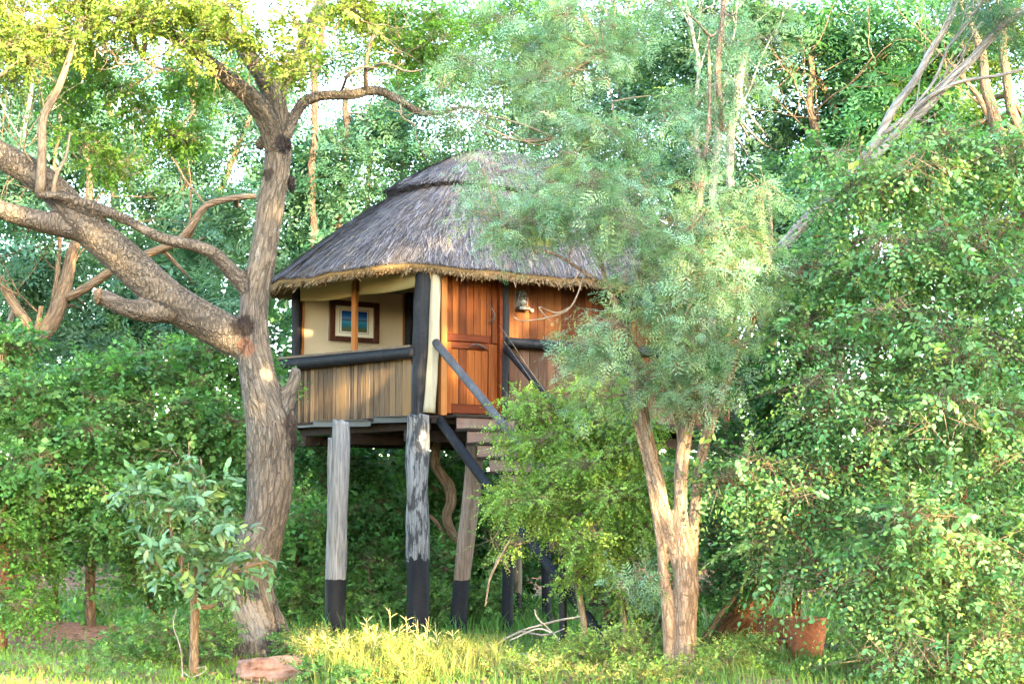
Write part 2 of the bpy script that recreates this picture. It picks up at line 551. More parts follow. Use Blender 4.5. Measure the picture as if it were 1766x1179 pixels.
def sample_lobes(lobes, n, g, shell=0.45, gap=0.0, gf=1.0):
    w = np.array([l[2] for l in lobes])
    cnt = g.multinomial(n, w / w.sum())
    PP, OO = [], []
    for (c, r, _), k in zip(lobes, cnt):
        kk = int(k * 1.0)
        d = g.normal(size=(kk, 3))
        d /= np.linalg.norm(d, axis=1)[:, None]
        rr = shell + (1 - shell) * g.random(kk) ** 0.7
        rr *= 1 + 0.22 * gapnoise(d * 3.0 + c, 1.0)
        p = c + d * r * rr[:, None]
        PP.append(p)
        OO.append(unit_rows(d / r))
    p, o = np.vstack(PP), np.vstack(OO)
    if gap:
        keep = gapnoise(p, gf) > -1 + gap
        p, o = p[keep], o[keep]
    return p, o

def clumps(lobes, per, r, seed, flat=0.45):
    """break lobes into small flattened pads of foliage with gaps between"""
    g = np.random.default_rng(seed)
    out = []
    for (c, rad, w) in lobes:
        k = max(3, int(per * w))
        for i in range(k):
            d = unit(g.normal(size=3))
            f = 0.35 + 0.65 * g.random() ** 0.6
            q = r * g.uniform(0.6, 1.4)
            out.append((c + d * rad * f, np.array([q, q, q * flat]), w / k * g.uniform(0.6, 1.4)))
    return out

def unit_rows(v):
    return v / (np.linalg.norm(v, axis=-1, keepdims=True) + 1e-9)

def put_leaves(base, ldir, nrm, size, tmpl, colr):
    """instances of a leaf template, all in one array"""
    TV, TF = tmpl
    l = unit_rows(ldir)
    s = unit_rows(np.cross(nrm, l))
    n = np.cross(l, s)
    V = base[:, None, :] + size[:, None, None] * (l[:, None, :] * TV[None, :, 0, None] + s[:, None, :] * TV[None, :, 1, None] + n[:, None, :] * TV[None, :, 2, None])
    k = len(TV)
    F = (TF[None] + (np.arange(len(base)) * k)[:, None, None]).reshape(-1, TF.shape[1])
    C = np.repeat(colr, k, axis=0)
    return V.reshape(-1, 3), F, C

def sprays(lobes, n, seed, twig=0.35, nleaf=9, size=0.06, tmpl=None, cols=((0.05, 0.13, 0.03),), tipcol=None, droop=0.25,
           shell=0.45, gap=0.25, gf=1.0, spread=0.9, upn=0.9, outw=0.8, cvar=0.25, stems=None, flat=0.3, zmin=None, raw=False):
    """twigs spread through lobes, leaves in two rows along each twig.  Returns V, F, C and twig tubes"""
    g = np.random.default_rng(seed)
    tmpl = tmpl or T_diamond()
    p, o = sample_lobes(lobes, n, g, shell, gap, gf)
    if zmin is not None:
        k = p[:, 2] > zmin
        p, o = p[k], o[k]
    T = len(p)
    d = o * outw + g.normal(size=(T, 3)) * 0.55
    d[:, 2] = d[:, 2] * (1 - flat) - droop * g.random(T) * 1.6
    d = unit_rows(d)
    L = twig * g.uniform(0.6, 1.35, T)
    t = np.linspace(0.12, 1.0, nleaf)
    sag = droop * 0.5
    pos = p[:, None, :] + d[:, None, :] * (L[:, None] * t[None, :])[..., None]
    pos[..., 2] -= sag * (L[:, None] * t[None, :] ** 2)
    up = unit_rows(np.array([0, 0, upn]) + g.normal(size=(T, 3)) * 0.45 + o * 0.25)
    side = unit_rows(np.cross(d, up))
    sgn = np.where(np.arange(nleaf) % 2 == 0, 1.0, -1.0)
    ld = d[:, None, :] * (1 - 0.55 * spread) + side[:, None, :] * (sgn[None, :] * spread)[..., None] + g.normal(size=(T, nleaf, 3)) * 0.28
    ld[:, -1] = d + g.normal(size=(T, 3)) * 0.2
    ld[..., 2] -= droop * 0.45
    nn = up[:, None, :] + g.normal(size=(T, nleaf, 3)) * 0.38
    sz = size * g.uniform(0.6, 1.3, (T, nleaf)) * g.uniform(0.7, 1.3, (T, 1)) * np.sin(np.pi * (0.25 + 0.6 * t))[None, :]
    cols = np.asarray(cols)
    ci = g.integers(0, len(cols), T)
    c = cols[ci] * (1 + cvar * g.normal(size=(T, 1))).clip(0.45, 1.9)
    c = c[:, None, :] * (1 + 0.16 * g.normal(size=(T, nleaf, 1))).clip(0.55, 1.6)
    if tipcol is not None:
        sel = (g.random(T) < tipcol[1])[:, None] * (t[None, :] ** 1.5)
        c = c * (1 - sel[..., None]) + np.asarray(tipcol[0]) * sel[..., None]
    if raw:
        return pos.reshape(-1, 3), ld.reshape(-1, 3), nn.reshape(-1, 3), sz.ravel()
    V, F, C = put_leaves(pos.reshape(-1, 3), ld.reshape(-1, 3), nn.reshape(-1, 3), sz.ravel(), tmpl, c.reshape(-1, 3).clip(0.004, 0.9))
    tw = None
    if stems:
        e = p + d * L[:, None]
        e[:, 2] -= sag * L
        b0 = p - d * (L * 0.35)[:, None]
        q = unit_rows(np.cross(d, np.array([0.3, 0.2, 1.0]))) * stems
        q2 = unit_rows(np.cross(d, q)) * stems
        TV = np.stack([b0 + q, b0 - q * 0.5 + q2, b0 - q * 0.5 - q2, e], 1).reshape(-1, 3)
        k = (np.arange(T) * 4)[:, None, None]
        TF = (np.array([[0, 1, 3], [1, 2, 3], [2, 0, 3]])[None] + k).reshape(-1, 3)
        tw = (TV, TF)
    return V, F, C, tw

def merge(parts):
    V, F, C, n = [], [], [], 0
    for p in parts:
        V.append(p[0]); F.append(p[1] + n); C.append(p[2]); n += len(p[0])
    return np.vstack(V), np.vstack(F), np.vstack(C)

def merge_tw(parts):
    V, F, n = [], [], 0
    for p in parts:
        if p is None:
            continue
        V.append(p[0]); F.append(p[1] + n); n += len(p[0])
    return np.vstack(V), np.vstack(F)

TRI = {}
COOL = (0.9, 1.02, 1.16)
def foliage(parent, name, parts, mat, twig_mat=None, cool=None):
    V, F, C = merge(parts)
    if cool is not None:
        C = C * np.asarray(cool)
    TRI[parent.name + '/' + name] = len(F)
    o = link(name, np_mesh(name, V, F, False, col=C), mat, parent, 'stuff')
    tw = [p[3] for p in parts if len(p) > 3 and p[3] is not None]
    if tw and twig_mat is not None:
        V, F = merge_tw(tw)
        TRI[parent.name + '/twigs'] = len(F)
        link('twigs', np_mesh('twigs', V, F, True, vec=V * np.array([1, 1, 0.3])), twig_mat, parent, 'stuff')
    return o

def limbs_to(lobes, start, r0, seed, n_per=1, rtip=0.006, sagf=0.15, n=5):
    """curved limbs from a start point (or the nearest of several) into every lobe"""
    g = np.random.default_rng(seed)
    st = np.atleast_2d(np.asarray(start, float))
    out = []
    for (c, r, _) in lobes:
        for k in range(n_per):
            e = c + g.uniform(-0.6, 0.6, 3) * r
            s = st[np.argmin(np.linalg.norm(st - e, axis=1))]
            mid = s * 0.5 + e * 0.5 + g.normal(size=3) * np.linalg.norm(e - s) * 0.09
            mid[2] -= sagf * np.linalg.norm(e - s) * 0.4
            q = spline(np.vstack([s, mid, e]), n)
            rr = np.linspace(r0, rtip, len(q)) * g.uniform(0.7, 1.15)
            out.append((q, rr))
    return out

def blades(xy, z, h, seed, colA, colB, lean=0.35, width=0.008):
    """grass blades bent over, five corners each"""
    g = np.random.default_rng(seed)
    n = len(xy)
    h = h * g.uniform(0.5, 1.3, n)
    a = g.uniform(0, 2 * math.pi, n)
    q = np.stack([np.cos(a), np.sin(a), np.zeros(n)], 1)
    a2 = g.uniform(0, 2 * math.pi, n)
    ln = np.stack([np.cos(a2), np.sin(a2), np.zeros(n)], 1) * (lean * g.uniform(0.2, 1.6, n) * h)[:, None]
    b = np.column_stack([xy, z])
    up = np.array([0, 0, 1.0])
    w = (width * g.uniform(0.6, 1.4, n))[:, None]
    mid = b + up * (h * 0.6)[:, None] + ln * 0.4
    tip = b + up * (h * 0.95)[:, None] + ln
    V = np.stack([b - q * w, b + q * w, mid + q * w * 0.7, mid - q * w * 0.7, tip], 1).reshape(-1, 3)
    k = (np.arange(n) * 5)[:, None, None]
    F = (np.array([[0, 1, 2], [0, 2, 3], [3, 2, 4]])[None] + k).reshape(-1, 3)
    t = g.random((n, 1))
    c = np.asarray(colA) * (1 - t) + np.asarray(colB) * t
    c = c * (1 + 0.2 * g.normal(size=(n, 1))).clip(0.5, 1.6)
    return V, F, np.repeat(c, 5, axis=0)

# ------------------------------------------------------------------ ground
def gz(x, y):
    """ground height: nearly level, a low mound of dug soil to the west, a rise towards the wood"""
    x, y = np.asarray(x, float), np.asarray(y, float)
    z = 0.05 * np.sin(x * 0.7 + 0.4) * np.sin(y * 0.5) + 0.025 * np.sin(x * 2.3 + y * 1.7)
    z = z + 0.34 * np.exp(-(((x + 6.0) / 1.5) ** 2 + ((y - 21.3) / 0.8) ** 2))
    z = z + 0.9 * (1 / (1 + np.exp(-(y - 34) / 4)))
    return z

def ground():
    xs = np.concatenate([np.linspace(-900, -22, 14), np.linspace(-20, 20, 121), np.linspace(22, 900, 14)])
    ys = np.concatenate([np.linspace(-400, -22, 10), np.linspace(-20, 10, 31), np.linspace(10.2, 30, 60), np.linspace(31, 60, 30), np.linspace(65, 1800, 16)])
    X, Yg = np.meshgrid(xs, ys)
    Z = gz(X, Yg)
    V = np.stack([X, Yg, Z], -1).reshape(-1, 3)
    nx, ny = len(xs), len(ys)
    i = (np.arange(ny - 1)[:, None] * nx + np.arange(nx - 1)[None, :]).ravel()
    F = np.stack([i, i + 1, i + nx + 1, i + nx], -1)
    mt, nt, b, out = nodes('soil_and_litter')
    tc = N(nt, 'ShaderNodeTexCoord')
    v = tc.outputs['Object']
    n1 = ntex(nt, v, 1.1, 6, 0.65)
    n2 = ntex(nt, v, 18, 6, 0.7)
    red = ramp(nt, n2, [(0.3, (0.10, 0.045, 0.025)), (0.55, (0.22, 0.10, 0.06)), (0.8, (0.34, 0.19, 0.13))])
    grn = ramp(nt, n2, [(0.3, (0.02, 0.035, 0.012)), (0.6, (0.05, 0.085, 0.022)), (0.85, (0.12, 0.12, 0.045))])
    c = mix(nt, ramp(nt, n1, [(0.46, (0, 0, 0)), (0.58, (1, 1, 1))]), red, grn)
    vm = N(nt, 'ShaderNodeVectorMath', operation='DISTANCE')
    vm.inputs[1].default_value = (-6.0, 21.2, 0.2)
    nt.links.new(v, vm.inputs[0])
    md = mth(nt, 'ADD', vm.outputs['Value'], mth(nt, 'MULTIPLY', mth(nt, 'SUBTRACT', n1, 0.5), 2.5))
    c = mix(nt, ramp(nt, mth(nt, 'DIVIDE', md, 3.0), [(0.55, (1, 1, 1)), (0.75, (0, 0, 0))]), c, red)
    nt.links.new(c, b.inputs['Base Color'])
    b.inputs['Roughness'].default_value = 0.95
    bump(nt, b, n2, 0.7, 0.04)
    o = link('ground', np_mesh('ground', V, F, True), mt, None, 'structure')
    return o
ground()

# ------------------------------------------------------------------ the tree house
house = thing('tree_house', 'thatched timber tree house raised on tall tarred poles beside the big forked tree', 'tree house')
HY = 22.8
AR, AL = R(32), R(43)
dR = np.array([math.cos(AR), math.sin(AR), 0])
nR = np.array([math.sin(AR), -math.cos(AR), 0])
dL = np.array([-math.cos(AL), math.sin(AL), 0])
nL = np.array([-math.sin(AL), -math.cos(AL), 0])
UP = np.array([0, 0, 1.0])
C0 = P(733, 715, HY)
ZF = C0[2]
C0 = np.array([C0[0], C0[1], ZF])
LLEN = np.dot(onplane(512, 620, C0, nL) - C0, dL)
RLEN = 5.6

def on_r(px, py, off=0.0):
    return onplane(px, py, C0 + nR * off, nR)

def on_l(px, py, off=0.0):
    return onplane(px, py, C0 + nL * off, nL)

ZE = P(740, 480, HY - 0.3)[2]      # underside of the eave
ZT = ZE + 0.22                     # top of the posts, up in the thatch
rng = random.Random(5)

def cyl(name, pts, rad, mat, parent, sides=14, wob=0.006, kind=None, seed=None):
    """a pole: swept round section, a little out of true"""
    pts = np.asarray(pts, float)
    s = spline(np.column_stack([pts, np.broadcast_to(rad, len(pts))]), max(6, 24 // max(1, len(pts) - 1)))
    g = np.random.default_rng(abs(hash((round(pts[0][0] * 100), round(pts[0][2] * 100)))) % 9999 if seed is None else seed)
    q = s[:, :3].copy()
    if wob:
        L = np.linspace(0, 1, len(q))
        for k in range(2):
            q[:, k] += wob * np.sin(L * g.uniform(5, 9) + g.uniform(0, 6))
    rr = s[:, 3] * (1 + 0.03 * np.sin(np.linspace(0, 1, len(q)) * 23 + g.uniform(0, 6)))
    return link(name, tubes_mesh(name, [(q, rr)], sides), mat, parent)

def plank(name, p, d, n, w, z0a, z0b, z1a, z1b, t, mat, parent, bev=0.003):
    """upright board on a face: p foot corner, d along the face, heights at both edges"""
    bm = bmesh.new()
    a0, b0 = np.array([*p[:2], z0a]), np.array([*(p + d * w)[:2], z0b])
    a1, b1 = np.array([*p[:2], z1a]), np.array([*(p + d * w)[:2], z1b])
    vs = [bm.verts.new(x) for x in (a0, b0, b1, a1, a0 + n * t, b0 + n * t, b1 + n * t, a1 + n * t)]
    for q in ((0, 1, 2, 3), (7, 6, 5, 4), (4, 5, 1, 0), (5, 6, 2, 1), (6, 7, 3, 2), (7, 4, 0, 3)):
        bm.faces.new([vs[i] for i in q])
    bmesh.ops.recalc_face_normals(bm, faces=bm.faces)
    bmesh.ops.bevel(bm, geom=list(bm.edges), offset=bev, segments=1, affect='EDGES')
    me = bpy.data.meshes.new(name)
    bm.to_mesh(me)
    bm.free()
    return link(name, me, mat, parent)

# floor deck, its boards, rim and joists
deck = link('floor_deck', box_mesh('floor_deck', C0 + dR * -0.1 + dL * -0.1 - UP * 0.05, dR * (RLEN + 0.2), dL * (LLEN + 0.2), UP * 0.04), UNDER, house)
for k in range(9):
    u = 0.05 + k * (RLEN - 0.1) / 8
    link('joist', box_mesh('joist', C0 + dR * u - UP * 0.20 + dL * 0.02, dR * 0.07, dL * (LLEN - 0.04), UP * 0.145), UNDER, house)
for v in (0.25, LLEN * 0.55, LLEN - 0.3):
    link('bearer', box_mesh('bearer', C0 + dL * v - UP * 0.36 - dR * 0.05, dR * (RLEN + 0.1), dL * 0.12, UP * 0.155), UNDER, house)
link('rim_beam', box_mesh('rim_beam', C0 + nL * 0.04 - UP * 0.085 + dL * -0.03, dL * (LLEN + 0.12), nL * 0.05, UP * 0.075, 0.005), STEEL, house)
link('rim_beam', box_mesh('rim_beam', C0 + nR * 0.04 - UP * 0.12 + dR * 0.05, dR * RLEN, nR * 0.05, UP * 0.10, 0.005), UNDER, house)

def channel(px0, py0, px1, py1, off, hgt):
    a, b_ = on_l(px0, py0, off), on_l(px1, py1, off)
    b_[2] = a[2] + (b_[2] - a[2])
    ax = b_ - a
    bm = bmesh.new()
    prof = [(0, 0), (0.07, 0), (0.07, 0.008), (0.008, 0.008), (0.008, hgt - 0.008), (0.07, hgt - 0.008), (0.07, hgt), (0, hgt)]
    ring = []
    for e in (a, a + ax):
        ring.append([bm.verts.new(e + nL * (x * -1) * -1 + UP * (z - hgt)) for x, z in prof])
    k = len(prof)
    for i in range(k):
        bm.faces.new([ring[0][i], ring[0][(i + 1) % k], ring[1][(i + 1) % k], ring[1][i]])
    bm.faces.new(ring[0]); bm.faces.new(ring[1][::-1])
    bmesh.ops.recalc_face_normals(bm, faces=bm.faces)
    me = bpy.data.meshes.new('steel_channel')
    bm.to_mesh(me); bm.free()
    link('steel_channel', me, STEEL, house)
channel(541, 725, 640, 724, 0.10, 0.095)
channel(645, 718, 726, 716, 0.10, 0.095)

# left face: parapet boards, rail, sill
edges = [x / 4.367 + 455 for x in (262, 284, 308, 332, 355, 387, 415, 455, 487, 523, 549, 588, 625, 655, 682, 714, 745, 773, 804, 833, 880, 915, 952, 1000, 1048, 1118)]
for a, b_ in zip(edges[:-1], edges[1:]):
    o = rng.uniform(-0.004, 0.007)
    p0, p1 = on_l(b_, 690, 0.02 + o), on_l(a, 690, 0.02 + o)
    w = np.dot(p1 - p0, dL) - 0.009
    zt = on_l((a + b_) / 2, 634 - 12 * ((a + b_) / 2 - 517) / 195, 0.02)[2] + 0.03
    zb = ZF - 0.004 + rng.uniform(-0.006, 0.004)
    plank('parapet_board', p0, dL, nL, w, zb, zb, zt, zt, 0.024, PLANK_GREY, house)
link('canvas_flap', box_mesh('canvas_flap', on_l(516, 716, 0.0), on_l(509, 716, 0.0) - on_l(516, 716, 0.0), nL * 0.02, UP * 0.5), BLIND, house)
a, b_ = on_l(484, 630, 0.13), on_l(716, 607, 0.13)
cyl('rail_log', [a, a * 0.5 + b_ * 0.5, b_], [0.088, 0.09, 0.078], BLACK, house, 18)
a, b_ = on_l(492, 621, 0.02), on_l(719, 600, 0.02)
link('sill_board', box_mesh('sill_board', a - nL * 0.05, b_ - a, nL * 0.2, UP * 0.035), BOARD, house)
cp0, cp1 = on_l(722, 712, 0.06), on_l(731, 480, 0.04)
cyl('corner_post', [[*cp0[:2], ZF - 0.1], [*(cp0 * 0.5 + cp1 * 0.5)[:2], ZF + 1.1], [*cp1[:2], ZT]], [0.108, 0.125, 0.118], BLACK, house, 20)
link('post_plate', box_mesh('post_plate', on_l(722, 716, 0.10) , on_l(710, 716, 0.10) - on_l(722, 716, 0.10), nL * 0.02, UP * 0.72, 0.004), STEEL, house)
pl = on_l(512, 600, 0.0)
cyl('wall_post', [[*pl[:2], ZF - 0.1], [*pl[:2], ZF + 1.1], [*pl[:2], ZT]], 0.085, BLACK, house, 16)
pm = on_l(609, 560, 0.03)
link('window_post', box_mesh('window_post', [*(pm - dL * 0.045)[:2], on_l(609, 612, 0.03)[2]], dL * 0.09, nL * -0.06, UP * (ZT - on_l(609, 612, 0.03)[2])), ORANGE, house)

# rolled canvas blinds under the eave
def blind(px0, px1, top0, top1, bot0, bot1, off):
    n = 18
    V, F = [], []
    for i in range(n + 1):
        t = i / n
        px = px0 + (px1 - px0) * t
        yt, yb = top0 + (top1 - top0) * t, bot0 + (bot1 - bot0) * t
        belly = math.sin(math.pi * t)
        for j in range(7):
            s = j / 6
            q = on_l(px, yt + (yb + 3 * belly - yt) * s, off + 0.035 * math.sin(math.pi * s) + 0.01 * math.sin(t * 9 + s * 3))
            V.append(q)
    for i in range(n):
        for j in range(6):
            F.append([i * 7 + j, i * 7 + j + 1, i * 7 + 8 + j, i * 7 + 7 + j])
    V = np.array(V)
    V2 = V - nL * 0.025
    k = len(V)
    F = np.array(F)
    rim = []
    for i in range(n):
        rim += [[i * 7, i * 7 + 7, k + i * 7 + 7, k + i * 7], [i * 7 + 6, k + i * 7 + 6, k + i * 7 + 13, i * 7 + 13]]
    for j in range(6):
        rim += [[j, k + j, k + j + 1, j + 1], [n * 7 + j, n * 7 + j + 1, k + n * 7 + j + 1, k + n * 7 + j]]
    link('canvas_blind', np_mesh('canvas_blind', np.vstack([V, V2]), np.vstack([F, F[:, ::-1] + k, np.array(rim)]), True), BLIND, house)
blind(518, 606, 484, 474, 519, 511, 0.05)
blind(620, 722, 476, 466, 508, 493, 0.05)

# inside: back wall of canvas, partition, ceiling poles
BW = C0 + dL * (LLEN - 0.02)
def on_b(px, py, off=0.0):
    return onplane(px, py, BW + nR * off, nR)
link('canvas_wall', box_mesh('canvas_wall', [*BW[:2], ZF], dR * RLEN, nR * -0.03, UP * (ZT - ZF)), CANVAS, house)
link('wall_trim', box_mesh('wall_trim', [*(on_b(518, 600, 0.02) )[:2], ZF], dR * 0.05, nR * 0.03, UP * (ZT - ZF)), ORANGE, house)
q = on_b(697, 560, 0.05)
link('wall_trim', box_mesh('wall_trim', [*(q - dR * 0.03)[:2], ZF], dR * 0.06, nR * 0.04, UP * (ZT - ZF)), ORANGE, house)
cyl('inner_post', [[*(on_b(707, 560, 0.18))[:2], ZF], [*(on_b(707, 560, 0.18))[:2], ZT]], 0.08, BLACK, house)
q = on_b(716, 560, 0.2)
for k in range(6):
    plank('partition_board', q + nR * (0.02 + k * 0.2), nR, -dR, 0.196, ZF, ZF, ZT, ZT, 0.02, PLANK_WALL, house)

# right face: peeled pole, door, posts, board walls
a, b_ = on_r(740, 712, 0.08), on_r(752, 478, 0.08)
cyl('peeled_pole', [a, a * 0.45 + b_ * 0.55, [*b_[:2], ZT]], [0.088, 0.085, 0.078], PEELED, house, 16)

def rpanel(name, px0, px1, z0, z1, off, t, mat, parent, bev=0.003, ref=600):
    p0, p1 = on_r(px0, ref, off), on_r(px1, ref, off)
    w = np.dot(p1 - p0, dR)
    return plank(name, p0, dR, nR, w, z0, z0, z1, z1, t, mat, parent, bev)

def zr(py, px=810):
    return on_r(px, py)[2]
DZ0, DZ1 = zr(714), ZT
rpanel('door_jamb', 756, 766, ZF + 0.0, DZ1, 0.0, 0.09, ORANGE, house)
rpanel('door_jamb', 857, 864, ZF + 0.0, DZ1, -0.01, 0.08, DOOR_RAIL, house)
door = link('door', box_mesh('door', [*on_r(766.5, 600, -0.035)[:2], DZ0], dR * np.dot(on_r(856.5, 600) - on_r(766.5, 600), dR), nR * 0.02, UP * (DZ1 - DZ0), 0.002), DOOR_RAIL, house)
seams = [770, 779, 790, 803, 815, 827, 838, 846]
seams2 = [777, 790, 804, 818, 829, 840]
for a, b_ in zip(seams[:-1], seams[1:]):
    rpanel('upper_door_board', a + 0.4, b_ - 0.4, zr(577), DZ1 - 0.01, -0.014, 0.016 + rng.uniform(0, 0.003), DOOR, door, 0.0012)
for a, b_ in zip(seams2[:-1], seams2[1:]):
    rpanel('lower_door_board', a + 0.3, b_ - 0.3, zr(697), zr(603), -0.014, 0.012 + rng.uniform(0, 0.003), DOOR, door, 0.0012)
for (x0, x1, y0, y1, t, mt) in ((767, 777, 714, 591, 0.03, DOOR), (841, 856, 714, 591, 0.03, DOOR), (777.3, 840.7, 713, 698, 0.03, DOOR_RAIL), (777.3, 840.7, 602, 591, 0.03, DOOR_RAIL),
                            (767, 840.5, 589.5, 577.5, 0.04, DOOR_RAIL), (847, 856, 589.5, 480, 0.03, DOOR)):
    rpanel('door_rail', x0, x1, zr(y0), zr(y1) if y1 != 480 else DZ1 - 0.02, -0.014, t, mt, door, 0.004)
def horn(rows, off, r0):
    pts = [on_r(px, py, off + o2) for px, py, o2 in rows]
    s = spline(np.array(pts), 10)
    k = np.linspace(0, 1, len(s))
    rr = r0 * (0.25 + 0.95 * k) * (1 + 0.16 * np.sin(k * 70))
    rr[-3:] *= np.array([0.9, 0.8, 0.5])
    o = link('handle', tubes_mesh('handle', [(s, rr)], 10), HORN, door)
    return o
horn([(842, 521, 0.02), (847, 531, 0.06), (852, 541, 0.08), (850, 551, 0.06), (846, 556, 0.02)], 0.02, 0.022)
horn([(805, 604, 0.02), (811, 597, 0.06), (820, 594, 0.08), (830, 597, 0.06), (836, 601, 0.02)], 0.02, 0.022)
a = on_r(869, 600, 0.04)
cyl('door_post', [[*a[:2], ZF - 0.1], [*(a + dR * 0.01)[:2], ZF + 1.1], [*(a + dR * 0.015)[:2], ZT]], [0.062, 0.065, 0.062], BLACK, house)
R_end = C0 + dR * RLEN
px_end = 1300
zmid = on_r(930, 592)[2]
u0 = np.dot(on_r(876, 560) - C0, dR)
u = u0
k = 0
while u < RLEN - 0.05:
    w = rng.uniform(0.12, 0.17)
    rp = C0 + dR * u
    plank('wall_board', rp + nR * (-0.02 + rng.uniform(0, 0.004)), dR, nR, w - 0.004, zmid, zmid, ZT, ZT, 0.022, PLANK_WALL, house)
    u += w
u = u0
while u < RLEN - 0.05:
    w = rng.uniform(0.13, 0.18)
    rp = C0 + dR * u
    plank('lower_wall_board', rp + nR * (0.0 + rng.uniform(0, 0.006)), dR, nR, w - 0.005, ZF, ZF, zmid - 0.005, zmid - 0.005, 0.024, PLANK_LOWER, house)
    u += w
a, b_ = on_r(872, 590, 0.10), on_r(1020, 590, 0.10)
b_ = C0 + dR * (RLEN - 0.1) + nR * 0.10
b_[2] = a[2]
cyl('wall_log', [a, a * 0.5 + b_ * 0.5, b_], [0.075, 0.07, 0.07], BLACK, house, 16)
for u in (RLEN * 0.62, RLEN - 0.02):
    p0 = C0 + dR * u + nR * 0.03
    cyl('wall_post', [[*p0[:2], ZF - 0.1], [*p0[:2], ZT]], 0.08, BLACK, house)
# end wall and far corner
p0 = C0 + dR * RLEN
k = 0
v = 0.0
while v < LLEN - 0.05:
    plank('end_wall_board', p0 + dL * v, dL, dR, 0.17, ZF, ZF, ZT, ZT, 0.022, PLANK_WALL, house)
    v += 0.175
p0 = C0 + dR * RLEN + dL * LLEN
cyl('wall_post', [[*p0[:2], ZF - 0.1], [*p0[:2], ZT]], 0.08, BLACK, house)

# thatch: roof surface u around, t from eave to ridge
MID = C0 + dL * (LLEN / 2)
RA = MID + dR * 2.1
RB = MID + dR * (RLEN - 1.7)
ZR = P(850, 268, RA[1])[2]
def fpt(u, v):
    return C0 + dR * u + dL * v
foot = [fpt(-0.95, -0.62), fpt(RLEN + 0.7, -0.62), fpt(RLEN + 0.7, LLEN + 0.6), fpt(-0.95, LLEN + 0.75)]
def chaikin(p, it):
    p = np.asarray(p, float)
    for _ in range(it):
        q = np.roll(p, -1, axis=0)
        p = np.stack([p * 0.78 + q * 0.22, p * 0.22 + q * 0.78], 1).reshape(-1, 3)
    return p
def dense(p, n):
    q = np.vstack([p, p[:1]])
    L = np.concatenate([[0], np.cumsum(np.linalg.norm(np.diff(q, axis=0), axis=1))])
    t = np.linspace(0, L[-1], n, endpoint=False)
    return np.stack([np.interp(t, L, q[:, k]) for k in range(3)], 1)
NU = 240
EV = dense(chaikin(foot, 3), NU)
EV[:, 2] = 0
def eave_z(p):
    # sags between the posts, lifted a little over the corner post and the open window
    u = (p - C0[:2]) @ dR[:2]
    v = (p - C0[:2]) @ dL[:2]
    z = ZE + 0.0 * u
    z = z - 0.05 * np.exp(-((v - LLEN * 0.45) / 0.5) ** 2) * (u < 0.6) + 0.025 * np.sin(u * 2.4 + v * 3.1) + 0.016 * np.sin(u * 6.1 + v * 7.3 + 1) + 0.009 * np.sin(u * 15 + v * 17) + 0.13 * np.exp(-((u + 0.1) ** 2 + (v - 0.25) ** 2 * 0.6) / 0.7)
    return z
def roof_pt(ui, t, lift=0.0):
    """ui float index round the eave, t 0 at the eave, 1 at the ridge (arrays)"""
    i0 = np.floor(ui).astype(int) % NU
    i1 = (i0 + 1) % NU
    f = (ui - np.floor(ui))[:, None]
    e = EV[i0] * (1 - f) + EV[i1] * f
    s = np.clip(((e - RA) @ dR) / np.dot(RB - RA, dR), 0, 1)[:, None]
    rdg = RA * (1 - s) + RB * s
    p = e * (1 - t[:, None]) + rdg * t[:, None]
    ze = eave_z(e[:, :2]) + 0.14
    p[:, 2] = ze + (ZR - ze) * (1 - (1 - t) ** 1.3) + lift
    return p
def roof_grid(ts, lifts, wob=0.02):
    V = []
    for t, l in zip(ts, lifts):
        ui = np.arange(NU, dtype=float)
        p = roof_pt(ui, np.full(NU, t), l)
        p += wob * np.stack([np.sin(ui * 0.9 + t * 20), np.cos(ui * 1.3 + t * 31), np.sin(ui * 0.7 + t * 44)], 1) * 0.5
        V.append(p)
    nt_ = len(ts)
    V = np.vstack(V)
    i = np.arange(nt_ - 1)[:, None] * NU
    j = np.arange(NU)[None, :]
    k = (j + 1) % NU
    F = np.stack([i + j, i + k, i + NU + k, i + NU + j], -1).reshape(-1, 4)
    return V, F
TH = simple_mat('thatch_base', (0.03, 0.03, 0.034), (0.09, 0.088, 0.1), 60, 0.9, 0.1, 0.8, 0, 8)
THC = simple_mat('thatch_cut_ends', (0.07, 0.045, 0.022), (0.24, 0.17, 0.085), 70, 0.9, 0.1, 0.9, 0, 8)
ts = np.concatenate([np.linspace(0.0, 1.0, 30)])
V, F = roof_grid(ts, np.zeros(len(ts)))
roof = link('thatched_roof', np_mesh('thatched_roof', V, F, True), TH, house)
# underside of the thatch: rounded lip and soffit running in to the wall plate
U_ = []
ctr = MID + dR * RLEN / 2
ring0 = roof_pt(np.arange(NU, dtype=float), np.zeros(NU))
for k, (inw, dz) in enumerate(((0.0, 0.0), (-0.01, -0.045), (0.03, -0.09), (0.14, -0.11), (0.5, 0.02), (1.1, 0.45))):
    din = unit_rows((ctr - ring0) * np.array([1, 1, 0]))
    p = ring0 + din * inw
    p[:, 2] += dz + 0.012 * np.sin(np.arange(NU) * 1.7)
    U_.append(p)
V = np.vstack(U_)
i = np.arange(5)[:, None] * NU
j = np.arange(NU)[None, :]
k = (j + 1) % NU
F = np.stack([i + NU + j, i + NU + k, i + k, i + j], -1).reshape(-1, 4)
link('thatch_underside', np_mesh('thatch_underside', V, F, True), THC, roof)
# ridge cap, a second thicker layer with a cut lower edge
TC = 0.56
ts = np.concatenate([[TC + 0.03, TC], np.linspace(TC, 1.0, 12)])
V, F = roof_grid(ts, np.concatenate([[0.0, 0.02], np.linspace(0.15, 0.09, 12)]), 0.03)
cap = link('ridge_cap', np_mesh('ridge_cap', V, F, True), TH, roof)

